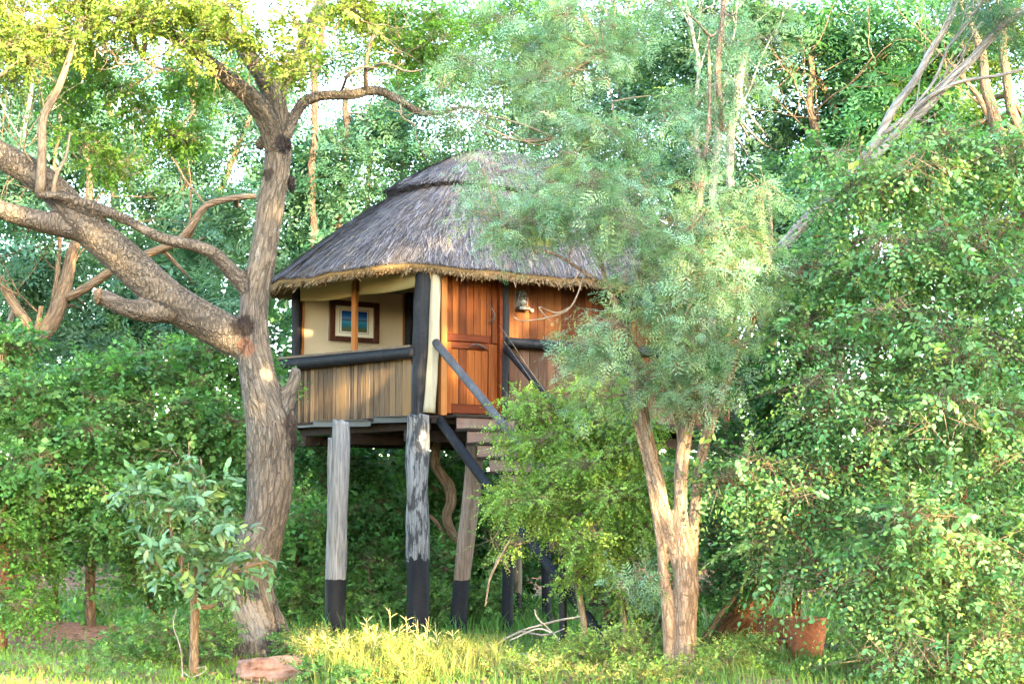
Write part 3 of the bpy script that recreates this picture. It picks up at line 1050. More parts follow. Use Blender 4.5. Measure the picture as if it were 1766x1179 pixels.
def straws(n, seed, t0, t1, lift, cols, length, width, tan=0.04, edge=0.012):
    g = np.random.default_rng(seed)
    ui = g.random(n) * NU
    t = t0 + (t1 - t0) * g.random(n)
    lf = lift * (1 - 0.35 * np.clip((t - t0) / max(1e-6, t1 - t0), 0, 1))
    a = roof_pt(ui, t, lf)
    dt = length / 3.2
    uj = ui + g.normal(size=n) * 0.9
    b_ = roof_pt(uj, np.maximum(t - dt * g.uniform(0.6, 1.3, n), t0 - edge * g.random(n)), lf)
    low = b_ - a
    ln = np.linalg.norm(low, axis=1, keepdims=True) + 1e-6
    d = low / ln
    nr = unit_rows(np.cross(np.cross(d, UP), d))
    nr[nr[:, 2] < 0] *= -1
    a = a + nr * (0.004 + 0.012 * g.random((n, 1)))
    b_ = b_ + nr * (0.010 + 0.035 * g.random((n, 1)) ** 2)
    w = unit_rows(np.cross(d, nr)) * (width * g.uniform(0.5, 1.4, n))[:, None]
    V = np.stack([a - w, a + w, b_ + w, b_ - w], 1).reshape(-1, 3)
    k = (np.arange(n) * 4)[:, None, None]
    F = (np.array([[0, 1, 2], [0, 2, 3]])[None] + k).reshape(-1, 3)
    cols = np.asarray(cols)
    c = cols[g.integers(0, len(cols), n)] * (1 + 0.3 * g.normal(size=(n, 1))).clip(0.4, 2)
    tn = g.random(n) < tan
    c[tn] = np.array([0.30, 0.23, 0.15]) * g.uniform(0.6, 1.2, (tn.sum(), 1))
    return V, F, np.repeat(c, 4, axis=0)
GC = [(0.125, 0.12, 0.132), (0.08, 0.076, 0.082), (0.18, 0.172, 0.19), (0.04, 0.038, 0.04), (0.13, 0.11, 0.098)]
foliage(roof, 'straw', [straws(64000, 1, 0.0, TC + 0.04, 0.0, GC, 0.36, 0.0045)], STRAW)
foliage(roof, 'cap_straw', [straws(22000, 2, TC, 1.0, 0.135, GC, 0.34, 0.0042, edge=0.045)], STRAW)
def fringe(n, seed):
    g = np.random.default_rng(seed)
    ui = g.random(n) * NU
    i0 = ui.astype(int) % NU
    base = roof_pt(ui, np.zeros(n))
    din = unit_rows((ctr - base) * np.array([1, 1, 0]))
    inn = g.random((n, 1)) * 0.16
    base = base + din * inn
    base[:, 2] -= 0.03 + 0.06 * g.random(n)
    d = unit_rows(-din * 0.55 + np.array([0, 0, -0.75]) + g.normal(size=(n, 3)) * 0.22)
    L = g.uniform(0.03, 0.085, (n, 1))
    long = g.random((n, 1)) < 0.02
    L = np.where(long, L * 2.2, L)
    w = unit_rows(np.cross(d, din + 0.3 * g.normal(size=(n, 3)))) * 0.0045
    V = np.stack([base - w, base + w, base + d * L + w, base + d * L - w], 1).reshape(-1, 3)
    k = (np.arange(n) * 4)[:, None, None]
    F = (np.array([[0, 1, 2], [0, 2, 3]])[None] + k).reshape(-1, 3)
    c = np.array([0.22, 0.155, 0.085]) * g.uniform(0.4, 1.35, (n, 1))
    return V, F, np.repeat(c, 4, axis=0)
foliage(roof, 'eave_fringe', [fringe(15000, 3)], STRAW)

# stilts
def stilt(rows, Y, mat, sides=22, rough=0.012, name='stilt', ragged=True):
    """pole from photo rows (px, py, r_px): hewn, uneven"""
    pts, rad = pxline(rows, Y, 14)
    V, F, T = tube(pts, rad, sides)
    F = np.vstack([F[:, [0, 1, 2]], F[:, [0, 2, 3]], T])
    c = np.concatenate([np.repeat(pts, sides, axis=0), pts[:1], pts[-1:]])
    q = V - c
    f = np.array([mnoise.noise(Vector((v[0] * 9, v[1] * 9, v[2] * 1.7))) for v in V])
    V = c + q * (1 + f[:, None] * rough / 0.1)
    if ragged:
        top = V[:, 2] > pts[:, 2].max() - 0.02
        V[top, 2] += np.array([mnoise.noise(Vector(v * 14)) for v in V[top]]) * 0.05
    me = np_mesh(name, V, F, True)
    return link(name, me, mat, house)
S1 = stilt_mat('stilt_grey', P(578, 998, 22.4)[2], 0.0)
S2 = stilt_mat('stilt_peeling', P(720, 962, 22.4)[2], 0.85)
S3 = stilt_mat('stilt_brown', P(800, 1000, 22.8)[2], 0.0, ((0.06, 0.042, 0.03), (0.15, 0.11, 0.085), (0.23, 0.18, 0.145)))
S4 = stilt_mat('stilt_black', 9.0, 0.0)
stilt([(588, 727, 15), (586, 800, 17), (582, 870, 18), (580, 960, 17.5), (578, 1050, 17), (578, 1115, 17)], 22.4, S1)
o = stilt([(571, 757, 6), (572, 800, 8), (574, 860, 8), (577, 900, 5)], 22.38, S1, 12, 0.03, 'stilt_spur')
stilt([(721, 716, 18), (721, 760, 19.5), (720, 850, 19.5), (721, 960, 20), (722, 1050, 19), (722, 1115, 19)], 22.35, S2, 26, 0.02)
stilt([(822, 740, 15), (815, 840, 15.5), (806, 920, 15.5), (797, 990, 15), (793, 1040, 14.5), (788, 1115, 15)], 22.9, S3)
stilt([(878, 740, 9), (876, 950, 9.5), (874, 1115, 10)], 23.2, S4)
stilt([(895, 740, 8), (892, 950, 8.5), (891, 1110, 8.5)], 24.2, stilt_mat('stilt_brown_far', P(893, 1022, 24.2)[2], 0.0, ((0.05, 0.036, 0.028), (0.12, 0.09, 0.07), (0.2, 0.16, 0.12))))
stilt([(944, 740, 8.5), (942, 950, 8.5), (944, 1115, 8.5)], 23.9, S4)
stilt([(1062, 720, 9), (1060, 950, 9), (1058, 1110, 9)], 24.6, S4)
stilt([(1035, 720, 8), (1034, 950, 8), (1034, 1100, 8)], 26.2, S4)

# staircase down from the door, stepping out to the near right
stair = link('staircase', None, None, house)
SL = 0.70
st0 = on_r(770, 716, 0.10)
sw = np.dot(on_r(868, 716) - on_r(770, 716), dR)
st0[2] = ZF
rise, run = 0.205, 0.205 / SL
nst = int((ZF - 0.1) / rise)
for k in range(nst):
    o_ = st0 + nR * (run * k) - UP * (rise * k)
    jit = rng.uniform(-0.01, 0.01)
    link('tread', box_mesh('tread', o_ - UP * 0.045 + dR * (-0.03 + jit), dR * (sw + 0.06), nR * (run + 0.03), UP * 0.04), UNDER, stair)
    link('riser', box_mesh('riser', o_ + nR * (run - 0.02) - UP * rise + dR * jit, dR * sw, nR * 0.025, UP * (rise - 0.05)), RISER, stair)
sd = unit(nR - UP * SL)
slen = (ZF - 0.05) / SL * math.sqrt(1 + SL * SL)
for off, zz in ((-0.10, -0.10), (sw + 0.10, -0.10)):
    a = st0 + dR * off + UP * zz - sd * 0.1
    cyl('stringer', [a, a + sd * slen * 0.5, a + sd * slen], 0.068, BLACK, stair)
hr = on_r(752, 590, 0.16)
cyl('handrail', [hr, hr + sd * 2.2, hr + sd * 4.2], [0.058, 0.056, 0.055], wood_mat('wood_charred', [(0.3, (0.02, 0.02, 0.022)), (0.55, (0.06, 0.06, 0.064)), (0.8, (0.13, 0.13, 0.135))], (30, 30, 6), 0.2, 0.6), stair)
hr = on_r(873, 602, 0.12)
cyl('handrail', [hr, hr + sd * 2.2, hr + sd * 4.2], [0.052, 0.05, 0.05], BLACK, stair)
for q in (hr + sd * 3.9, on_r(752, 590, 0.16) + sd * 3.9):
    cyl('newel_post', [[*q[:2], 0.0], [*q[:2], q[2]]], 0.05, BLACK, stair)

# ------------------------------------------------------------------ picture on the back wall
pic = thing('framed_picture', 'framed blue seascape print in a dark wood frame hung on the cream canvas wall', 'picture')
c4 = [on_b(568, 517, 0.05), on_b(654, 521, 0.05), on_b(650, 594, 0.05), on_b(566, 588, 0.05)]
pc = sum(c4) / 4
pw = abs(np.dot(c4[1] - c4[0], dR))
ph = abs(c4[0][2] - c4[3][2])
org = pc - dR * pw / 2 - UP * ph / 2
def prect(name, x0, x1, y0, y1, d0, d1, mat, parent, bev=0.003):
    return link(name, box_mesh(name, org + dR * (x0 * pw) + UP * (y0 * ph) + nR * d0, dR * ((x1 - x0) * pw), nR * (d1 - d0), UP * ((y1 - y0) * ph), bev), mat, parent)
FRW = wood_mat('wood_frame', [(0.3, (0.04, 0.014, 0.008)), (0.6, (0.09, 0.032, 0.016)), (0.8, (0.14, 0.06, 0.03))], (20, 20, 20), 0.2, 0.4, 0.5)
MATW = simple_mat('mount_card', (0.76, 0.78, 0.70), (0.82, 0.84, 0.77), 4, 0.8, 0.2, 0)
WHITE = simple_mat('print_border', (0.78, 0.8, 0.8), (0.82, 0.84, 0.84), 4, 0.7, 0.2, 0)
fw = 0.115
prect('frame_side', 0, fw, 0, 1, 0, 0.045, FRW, pic, 0.006)
prect('frame_side', 1 - fw, 1, 0, 1, 0, 0.045, FRW, pic, 0.006)
prect('frame_side', fw + 0.002, 1 - fw - 0.002, 0, fw * 1.1, 0, 0.043, FRW, pic, 0.006)
prect('frame_side', fw + 0.002, 1 - fw - 0.002, 1 - fw * 1.1, 1, 0, 0.043, FRW, pic, 0.006)
prect('mount', fw, 1 - fw, fw, 1 - fw, 0.004, 0.018, MATW, pic, 0)
prect('print_edge', 0.21, 0.79, 0.215, 0.79, 0.019, 0.022, simple_mat('print_line', (0.05, 0.06, 0.07), (0.07, 0.08, 0.09), 3, 0.7, 0.2, 0), pic, 0)
prect('print_border', 0.218, 0.782, 0.224, 0.781, 0.0225, 0.0245, WHITE, pic, 0)
def print_mat():
    mt, nt, b, out = nodes('seascape_print')
    tc = N(nt, 'ShaderNodeTexCoord')
    sx = N(nt, 'ShaderNodeSeparateXYZ')
    nt.links.new(tc.outputs['Object'], sx.inputs[0])
    z0 = org[2] + 0.26 * ph
    f = mth(nt, 'DIVIDE', mth(nt, 'SUBTRACT', sx.outputs[2], z0), 0.49 * ph)
    n1 = ntex(nt, mapped(nt, (8, 8, 30)), 1.0, 5, 0.6)
    f = mth(nt, 'ADD', f, mth(nt, 'MULTIPLY', mth(nt, 'SUBTRACT', n1, 0.5), 0.10))
    c = ramp(nt, f, [(0.02, (0.12, 0.13, 0.06)), (0.18, (0.05, 0.14, 0.12)), (0.32, (0.02, 0.20, 0.42)), (0.5, (0.05, 0.32, 0.60)), (0.53, (0.02, 0.06, 0.16)), (0.62, (0.10, 0.22, 0.50)), (0.78, (0.012, 0.11, 0.48)), (0.95, (0.01, 0.06, 0.34))])
    nt.links.new(c, b.inputs['Base Color'])
    b.inputs['Roughness'].default_value = 0.25
    return mt
prect('print', 0.245, 0.755, 0.25, 0.755, 0.025, 0.027, print_mat(), pic, 0)

# ------------------------------------------------------------------ lantern on the board wall
lan = thing('wall_lantern', 'old tin and glass lantern hung on the board wall beside the door post', 'lantern')
TIN = simple_mat('tin', (0.05, 0.05, 0.047), (0.16, 0.155, 0.145), 25, 0.45, 0.5, 0.3, 0.7)
GLS, _nt, _b, _o = nodes('lantern_glass')
_b.inputs['Base Color'].default_value = (0.35, 0.37, 0.37, 1)
_b.inputs['Roughness'].default_value = 0.08
_b.inputs['Transmission Weight'].default_value = 0.8
lc = on_r(897, 530, 0.0)
lw = np.dot(on_r(906, 530) - on_r(887, 530), dR)
def lbox(name, x0, x1, z0, z1, d0, d1, mat, bev=0.003):
    return link(name, box_mesh(name, lc + dR * (x0 * lw) + UP * z0 + nR * d0, dR * ((x1 - x0) * lw), nR * (d1 - d0), UP * (z1 - z0), bev), mat, lan)
lh = on_r(897, 500)[2] - lc[2]
lbox('back_plate', -0.5, 0.5, -0.045, lh * 0.95, 0.005, 0.014, TIN)
lbox('base', -0.5, 0.5, -0.05, 0.0, 0.015, 0.14, TIN, 0.008)
def lathe(name, prof, c, mat, parent, sides=20):
    pts = np.array([[c[0], c[1], c[2] + z] for r_, z in prof])
    a = np.linspace(0, 2 * math.pi, sides, endpoint=False)
    V = np.vstack([np.stack([p_[0] + r_ * np.cos(a), p_[1] + r_ * np.sin(a), np.full(sides, p_[2])], 1) for p_, (r_, z) in zip(pts, prof)])
    n = len(prof)
    i = np.arange(n - 1)[:, None] * sides
    j = np.arange(sides)[None, :]
    k = (j + 1) % sides
    F = np.stack([i + j, i + k, i + sides + k, i + sides + j], -1).reshape(-1, 4)
    return link(name, np_mesh(name, V, F, True), mat, parent)
lcc = lc + nR * 0.08
lathe('chimney_glass', [(0.02, 0.0), (0.045, 0.03), (0.055, 0.07), (0.05, 0.11), (0.03, 0.14)], lcc, GLS, lan)
lathe('hood', [(0.0, lh), (0.025, lh - 0.005), (0.03, lh - 0.05), (0.062, lh - 0.075), (0.06, lh - 0.085), (0.028, 0.138)], lcc, TIN, lan)
lathe('burner', [(0.0, 0.001), (0.035, 0.002), (0.03, 0.02), (0.012, 0.04), (0.0, 0.045)], lcc, TIN, lan)
for s in (-1, 1):
    a = lc + nR * 0.08 + dR * s * 0.07
    q = spline(np.array([a + UP * 0.0, a + UP * 0.12 + dR * s * 0.01, a + UP * (lh - 0.06) - dR * s * 0.02]), 6)
    link('side_tube', tubes_mesh('side_tube', [(q, np.full(len(q), 0.007))], 8), TIN, lan)
knob = thing('wall_hook', 'small round pale coat hook screwed to the board wall beside the lantern', 'hook')
kc = on_r(915, 536, 0.0)
lathe('knob_head', [(0.0, 0.03), (0.02, 0.025), (0.03, 0.008), (0.03, -0.008), (0.02, -0.025), (0.0, -0.03)], kc + nR * 0.035, simple_mat('shell', (0.25, 0.2, 0.15), (0.5, 0.45, 0.36), 30, 0.5), knob, 12)

# ------------------------------------------------------------------ the big forked tree
def grow(start, d, L, r, depth, g, out, bend=0.25, kids=3, up=0.15):
    """bare branching: a tapered limb and its children"""
    n = 5
    pts = [np.array(start, float)]
    dd = unit(d)
    for i in range(n):
        dd = unit(dd + g.normal(size=3) * bend * 0.5 + np.array([0, 0, up * 0.3]))
        pts.append(pts[-1] + dd * L / n)
    q = spline(np.array(pts), 2)
    out.append((q, np.linspace(r, r * 0.45, len(q))))
    if depth > 0:
        for k in range(kids):
            i = g.integers(2, n + 1)
            nd = unit(dd + g.normal(size=3) * 0.65)
            grow(pts[i], nd, L * g.uniform(0.5, 0.8), r * 0.5, depth - 1, g, out, bend, kids, up)

def remeshed(name, lst, voxel, rough=0.012, sides=14, rscale=1.0):
    """several tubes fused to one skin, the bark coordinates taken from the nearest axis"""
    VV, FF, n = [], [], 0
    for pts, rad in lst:
        V, F, T = tube(pts, rad, sides)
        VV.append(V)
        FF.append(np.vstack([F[:, [0, 1, 2]], F[:, [0, 2, 3]], T]) + n)
        n += len(V)
    me = np_mesh('tmp', np.vstack(VV), np.vstack(FF))
    o = bpy.data.objects.new('tmp', me)
    COL.objects.link(o)
    md = o.modifiers.new('r', 'REMESH')
    md.mode = 'VOXEL'
    md.voxel_size = voxel
    sm = o.modifiers.new('s', 'SMOOTH')
    sm.iterations = 4
    sm.factor = 0.5
    dg = bpy.context.evaluated_depsgraph_get()
    ev = bpy.data.meshes.new_from_object(o.evaluated_get(dg))
    bpy.data.objects.remove(o)
    bpy.data.meshes.remove(me)
    k = len(ev.vertices)
    V = np.empty(k * 3, np.float32); ev.vertices.foreach_get('co', V); V = V.reshape(-1, 3).astype(float)
    Nn = np.empty(k * 3, np.float32); ev.vertex_normals.foreach_get('vector', Nn); Nn = Nn.reshape(-1, 3)
    AX, AS, AR_ = [], [], []
    for i, (pts, rad) in enumerate(lst):
        AX.append(pts); AR_.append(rad)
        AS.append(np.concatenate([[0], np.cumsum(np.linalg.norm(np.diff(pts, axis=0), axis=1))]) + i * 7.7)
    AX, AS, AR_ = np.vstack(AX), np.concatenate(AS), np.concatenate(AR_)
    bark = np.empty_like(V)
    for a in range(0, k, 4000):
        d2 = ((V[a:a + 4000, None, :] - AX[None]) ** 2).sum(-1) - (AR_ ** 2)[None] * 0.8
        j = d2.argmin(1)
        q = V[a:a + 4000] - AX[j]
        bark[a:a + 4000] = q
        bark[a:a + 4000, 2] = q[:, 2] * 0.35 + AS[j] * 0.22
    f = np.array([mnoise.noise(Vector((b_[0] * 6, b_[1] * 6, b_[2] * 9))) + 0.6 * mnoise.noise(Vector((b_[0] * 17, b_[1] * 17, b_[2] * 26))) for b_ in bark])
    V = V + Nn * (f * rough)[:, None]
    ev.vertices.foreach_set('co', V.astype(np.float32).ravel())
    at = ev.attributes.new('bark', 'FLOAT_VECTOR', 'POINT')
    at.data.foreach_set('vector', bark.astype(np.float32).ravel())
    ev.polygons.foreach_set('use_smooth', np.ones(len(ev.polygons), bool))
    ev.update()
    ev.name = name
    ev.materials.clear()
    return ev

big = thing('forked_tree', 'big forked tree with rough grey bark and a long limb, growing against the tree house', 'tree')
TY = 19.5
trunk_rows = [(447, 1150, 62), (440, 1090, 52), (427, 1040, 49), (422, 1000, 46), (440, 955, 42), (457, 900, 37), (464, 850, 39), (466, 790, 41), (466, 740, 42), (457, 700, 38), (445, 650, 32), (438, 600, 29), (437, 550, 26), (441, 500, 25), (452, 450, 24.5), (460, 400, 23), (467, 350, 25), (477, 300, 23.5), (480, 250, 23)]
lim = [pxline(trunk_rows, TY, 5)]
def L_(rows, wob=0.012, seed=1):
    lim.append(pxline(rows, TY, 5, wob, seed))
L_([(437, 605, 26), (400, 580, 32), (350, 552, 33, 19.4), (300, 522, 34, 19.3), (255, 485, 33, 19.2), (205, 440, 32, 19.1), (165, 405, 31, 19.0), (130, 370, 29, 18.9), (100, 332, 27, 18.9), (60, 302, 26, 18.8), (0, 267, 24, 18.7), (-90, 220, 20, 18.5)])
L_([(150, 395, 24, 19.0), (115, 392, 20, 18.9), (60, 380, 19, 18.7), (0, 362, 17, 18.5), (-90, 330, 14, 18.3)], seed=2)
L_([(300, 532, 24, 19.25), (250, 536, 20, 19.1), (210, 530, 16, 19.0), (185, 517, 15, 18.95), (172, 512, 14, 18.93)], seed=3)
L_([(447, 505, 15), (420, 492, 15, 19.45), (395, 465, 14, 19.4), (365, 437, 12.5, 19.3), (320, 420, 11, 19.2), (270, 405, 10, 19.1), (235, 387, 9, 19.05), (190, 366, 10, 18.9), (120, 345, 9, 18.7), (60, 335, 8, 18.6)], 0.01, 4)
L_([(480, 262, 22), (463, 210, 19, 19.4), (438, 177, 19, 19.3), (405, 147, 16, 19.2), (365, 112, 13.5, 19.1), (320, 77, 11, 19.0), (265, 48, 9, 18.9), (175, 40, 7, 18.7), (90, 15, 4, 18.5)], seed=5)
L_([(480, 255, 20), (478, 185, 19), (464, 145, 19), (432, 102, 16, 19.6), (405, 70, 13, 19.7), (380, 30, 10, 19.8), (360, -20, 8, 19.9)], seed=6)
L_([(476, 185, 15), (490, 145, 13.5, 19.6), (515, 105, 13, 19.7), (530, 60, 12.5, 19.8), (548, 15, 12, 19.9), (563, -45, 10, 20)], seed=7)
L_([(490, 240, 13), (504, 204, 11, 19.6), (525, 176, 11, 19.7), (560, 163, 10, 19.7), (610, 160, 9.5, 19.7), (650, 160, 9, 19.8), (690, 178, 8, 19.8), (725, 195, 7, 19.9), (760, 195, 5, 19.9), (800, 182, 4, 20), (840, 182, 3, 20)], 0.02, 8)
L_([(482, 720, 24), (496, 685, 15), (505, 655, 12), (508, 632, 10)], seed=9)
L_([(455, 790, 36), (480, 760, 30), (494, 735, 18), (500, 715, 10)], seed=10)
L_([(458, 1150, 40), (480, 1110, 22), (476, 1060, 14)], seed=11)
L_([(405, 1150, 30), (398, 1090, 24), (392, 1030, 18)], seed=12)
stains_and_sun = [(P(489, 248, TY - .15), 0.14, (0.012, 0.010, 0.012)), (P(462, 300, TY - .15), 0.10, (0.02, 0.015, 0.012)), (P(505, 318, TY - .1), 0.10, (0.02, 0.015, 0.014)),
          (P(418, 562, TY - .2), 0.17, (0.014, 0.008, 0.006)), (P(425, 598, TY - .2), 0.13, (0.11, 0.055, 0.035)), (P(503, 735, TY - .1), 0.17, (0.03, 0.02, 0.015)),
          (P(440, 1022, TY - .3), 0.10, (0.02, 0.02, 0.024)), (P(478, 1110, TY - .2), 0.26, (0.018, 0.016, 0.016)), (P(425, 1075, TY - .35), 0.28, (0.17, 0.16, 0.15)), (P(462, 645, TY - .2), 0.10, (0.34, 0.22, 0.13))]  # last spot paints a warm sun patch into the bark colour
BARK_BIG = bark_mat('bark_big', (0.028, 0.024, 0.02), (0.112, 0.094, 0.076), (0.2, 0.176, 0.15), 30, 0.22, 1.0, stains_and_sun)
me = remeshed('trunk', lim, 0.032, 0.014, 16)
TRI['big trunk'] = len(me.polygons) * 2
link('trunk', me, BARK_BIG, big)
# knots and burls
def burl(px, py, Y, r, name, mat, parent, sq=(1, 0.8, 1.2), seed=0):
    bm = bmesh.new()
    bmesh.ops.create_icosphere(bm, subdivisions=3, radius=1)
    c = P(px, py, Y)
    rr = m(r, Y)
    for v in bm.verts:
        f = 1 + 0.35 * mnoise.noise(v.co * 2.2 + Vector((seed, 0, 0))) + 0.18 * mnoise.noise(v.co * 6)
        v.co = Vector(c) + Vector((v.co.x * sq[0], v.co.y * sq[1], v.co.z * sq[2])) * rr * f
    me = bpy.data.meshes.new(name)
    bm.to_mesh(me); bm.free()
    for p in me.polygons:
        p.use_smooth = True
    a = me.attributes.new('bark', 'FLOAT_VECTOR', 'POINT')
    a.data.foreach_set('vector', np.array([v.co[:] for v in me.vertices], np.float32).ravel())
    return link(name, me, mat, parent)
RESIN = bark_mat('bark_resin', (0.006, 0.005, 0.006), (0.02, 0.014, 0.013), (0.06, 0.04, 0.032), 30, 0.0)
burl(494, 250, TY - 0.05, 11, 'burl', RESIN, big, (0.8, 1, 1.3), 1)
burl(503, 318, TY, 9, 'burl', RESIN, big, (0.7, 1, 1.6), 2)
burl(459, 302, TY - 0.06, 8, 'burl', RESIN, big, (0.7, 1, 1.3), 3)
burl(449, 247, TY, 9, 'burl', BARK_BIG, big, (0.8, 1, 1.3), 6)
burl(424, 563, TY - 0.14, 13, 'burl', RESIN, big, (1.3, 0.5, 0.6), 4)
burl(502, 752, TY, 17, 'burl', RESIN, big, (0.6, 1, 2.0), 5)
burl(171, 511, 18.9, 15, 'broken_end', BARK_TAN, big, (0.6, 1, 1), 8)
# side shoots
sh = []
g = np.random.default_rng(3)
for rows in ([(70, 332, 9, 18.6), (74, 250, 8, 18.5), (76, 200, 7.5, 18.5), (100, 150, 7, 18.5), (122, 90, 5, 18.5), (140, 30, 3.5, 18.5)],
             [(92, 340, 5, 18.65), (97, 305, 4, 18.6), (115, 270, 3, 18.6), (122, 228, 2, 18.6)],
             [(628, 160, 4, 19.75), (632, 110, 3.5), (642, 70, 3), (655, 48, 2)],
             [(632, 120, 3, 19.75), (660, 110, 2.5), (700, 125, 2), (730, 122, 1.5)],
             [(590, 155, 3, 19.7), (600, 130, 2.5), (625, 118, 2), (650, 120, 1.5)],
             [(230, 60, 5, 18.8), (236, 80, 5), (246, 100, 4, 18.7), (270, 118, 3, 18.7), (300, 125, 2, 18.7)],
             [(246, 100, 4, 18.7), (252, 75, 4, 18.6), (250, 40, 3, 18.6)],
             [(0, 130, 4, 18.0), (30, 108, 3, 18.0), (55, 90, 2, 18.0)],
             [(350, 100, 3, 19.0), (365, 120, 2, 18.8), (375, 135, 1.5, 18.7), (385, 115, 1, 18.7)]):
    sh.append(pxline(rows, 19.3, 5, 0.01, len(sh)))
for (px, py, dx, dz, L) in ((60, 335, -.2, 1, 1.0), (200, 60, -.3, -.3, .8), (420, 40, .1, -.5, .7), (300, 75, -.2, -.4, .7), (150, 30, -.4, -.3, .8), (440, 90, -.6, -.2, .8), (540, 40, .8, .2, .9), (560, 10, .8, -.2, .8), (20, 60, .1, -.5, .9), (350, 60, .3, -.4, .6), (730, 195, .6, -.4, .8), (690, 180, .2, -.6, .6), (340, 90, .4, -.6, .5), (90, 30, -.3, -.5, .9)):
    grow(P(px, py, 18.9), (dx, -0.3, dz), L, 0.014, 2, g, sh, 0.4, 3)
link('shoots', tubes_mesh('shoots', sh, 6), TWIG, big, 'stuff')
YG = [(0.16, 0.25, 0.045), (0.19, 0.26, 0.05), (0.12, 0.21, 0.04), (0.21, 0.26, 0.05)]
GRN = [(0.09, 0.2, 0.03), (0.12, 0.23, 0.035), (0.07, 0.17, 0.025)]
top = lobes_px([(60, 15, 18.3, 150, 55, 1.0), (200, 22, 18.6, 130, 50, 1.1), (330, 30, 18.4, 120, 55, 1.1), (440, 45, 18.2, 105, 62, 0.9), (330, -30, 18.8, 170, 50, 1.5), (100, -40, 18.8, 200, 55, 1.5),
                (10, 75, 18.3, 80, 45, 0.8), (100, 70, 18.6, 60, 30, 0.6), (480, 85, 18.2, 55, 35, 0.5), (560, -20, 18.6, 90, 40, 1), (620, 15, 19, 80, 40, 0.9), (60, 130, 18.6, 60, 30, 0.5, 0.6), (310, 95, 18.3, 60, 22, 0.4, 0.8)])
mid_ = lobes_px([(250, 185, 20.2, 110, 60, 0.7), (190, 250, 20.2, 60, 60, 0.5), (215, 305, 20.2, 50, 35, 0.4), (330, 215, 20.4, 80, 50, 0.7), (140, 190, 20.3, 60, 40, 0.5), (180, 130, 20.2, 80, 35, 0.6), (330, 150, 20.4, 70, 30, 0.6), (760, 65, 19.8, 75, 50, 0.6), (735, 100, 19.8, 40, 25, 0.4), (700, 30, 19.9, 60, 30, 0.6), (840, 40, 19.9, 60, 40, 0.6)])
parts = [sprays(clumps(top, 13, 0.28, 1), 3600, 11, 0.26, 12, 0.062, T_diamond(0.30), YG, None, 0.25, 0.25, 0.22, 2.2, stems=0.0035),
         sprays(clumps(mid_, 18, 0.28, 2), 1700, 12, 0.28, 12, 0.062, T_diamond(0.30), GRN + [(0.09, 0.19, 0.03)], None, 0.3, 0.25, 0.3, 2.0, stems=0.003)]
foliage(big, 'crown', parts, LEAF, TWIG)

# ------------------------------------------------------------------ feathery many-stemmed tree before the house
aca = thing('feathery_tree', 'many-stemmed tree with fine blue-green feathery leaves before the thatched roof', 'tree')
AY = 17.0
al = []
def A_(rows, wob=0.008, seed=0):
    al.append(pxline(rows, AY, 5, wob, seed))
A_([(1184, 1190, 25), (1183, 1130, 20.5), (1183, 1070, 20), (1183, 1010, 22), (1180, 960, 20), (1175, 910, 14), (1173, 860, 12.5), (1177, 800, 12.5), (1186, 740, 11), (1193, 690, 10.5), (1190, 620, 10, 17.1), (1196, 560, 9, 17.2), (1208, 480, 8, 17.3), (1200, 400, 7, 17.5), (1212, 300, 5.5, 17.7), (1225, 180, 4, 17.9), (1220, 60, 3, 18)], 0.006, 1)
A_([(1172, 975, 14), (1160, 930, 12), (1149, 895, 11), (1140, 850, 11), (1128, 800, 11), (1115, 740, 11), (1106, 690, 11), (1100, 650, 11), (1094, 610, 10), (1075, 560, 7.5, 16.9), (1052, 500, 6, 16.9), (1030, 430, 5, 17), (1000, 340, 4, 17.2), (960, 240, 3, 17.5)], 0.006, 2)
A_([(1158, 1165, 12), (1152, 1100, 10), (1147, 1010, 10.5), (1140, 940, 8), (1128, 870, 6), (1112, 800, 4.5), (1096, 740, 3.5), (1080, 680, 3)], 0.006, 3)
A_([(1190, 975, 13, 17.05), (1196, 900, 10, 17.15), (1206, 810, 10, 17.3), (1224, 740, 10, 17.4), (1250, 665, 9.5, 17.5), (1280, 595, 8, 17.5), (1310, 520, 6, 17.6), (1330, 430, 5, 17.7), (1325, 330, 4, 17.8)], 0.006, 4)
A_([(1180, 790, 7, 17.1), (1168, 720, 6, 17.1), (1157, 650, 6, 17.1), (1142, 590, 6, 17.2), (1120, 540, 5, 17.2), (1110, 450, 4, 17.3), (1095, 330, 3.5, 17.5), (1060, 200, 3, 17.8), (1040, 90, 2.5, 18)], 0.008, 5)
A_([(1075, 560, 5, 16.9), (1100, 500, 4.5, 16.9), (1118, 450, 4, 17), (1130, 350, 3, 17.2)], 0.01, 6)
A_([(1052, 500, 5, 16.9), (1010, 470, 4, 16.8), (960, 440, 3, 16.7), (890, 420, 2, 16.7)], 0.01, 7)
A_([(1245, 230, 6, 18.2), (1240, 120, 6, 18.2), (1247, 0, 5.5, 18.2), (1250, -60, 5, 18.2)], 0.01, 8)
me = remeshed('trunk', al, 0.021, 0.008, 12)
TRI['acacia trunk'] = len(me.polygons) * 2
link('trunk', me, BARK_ACACIA, aca)
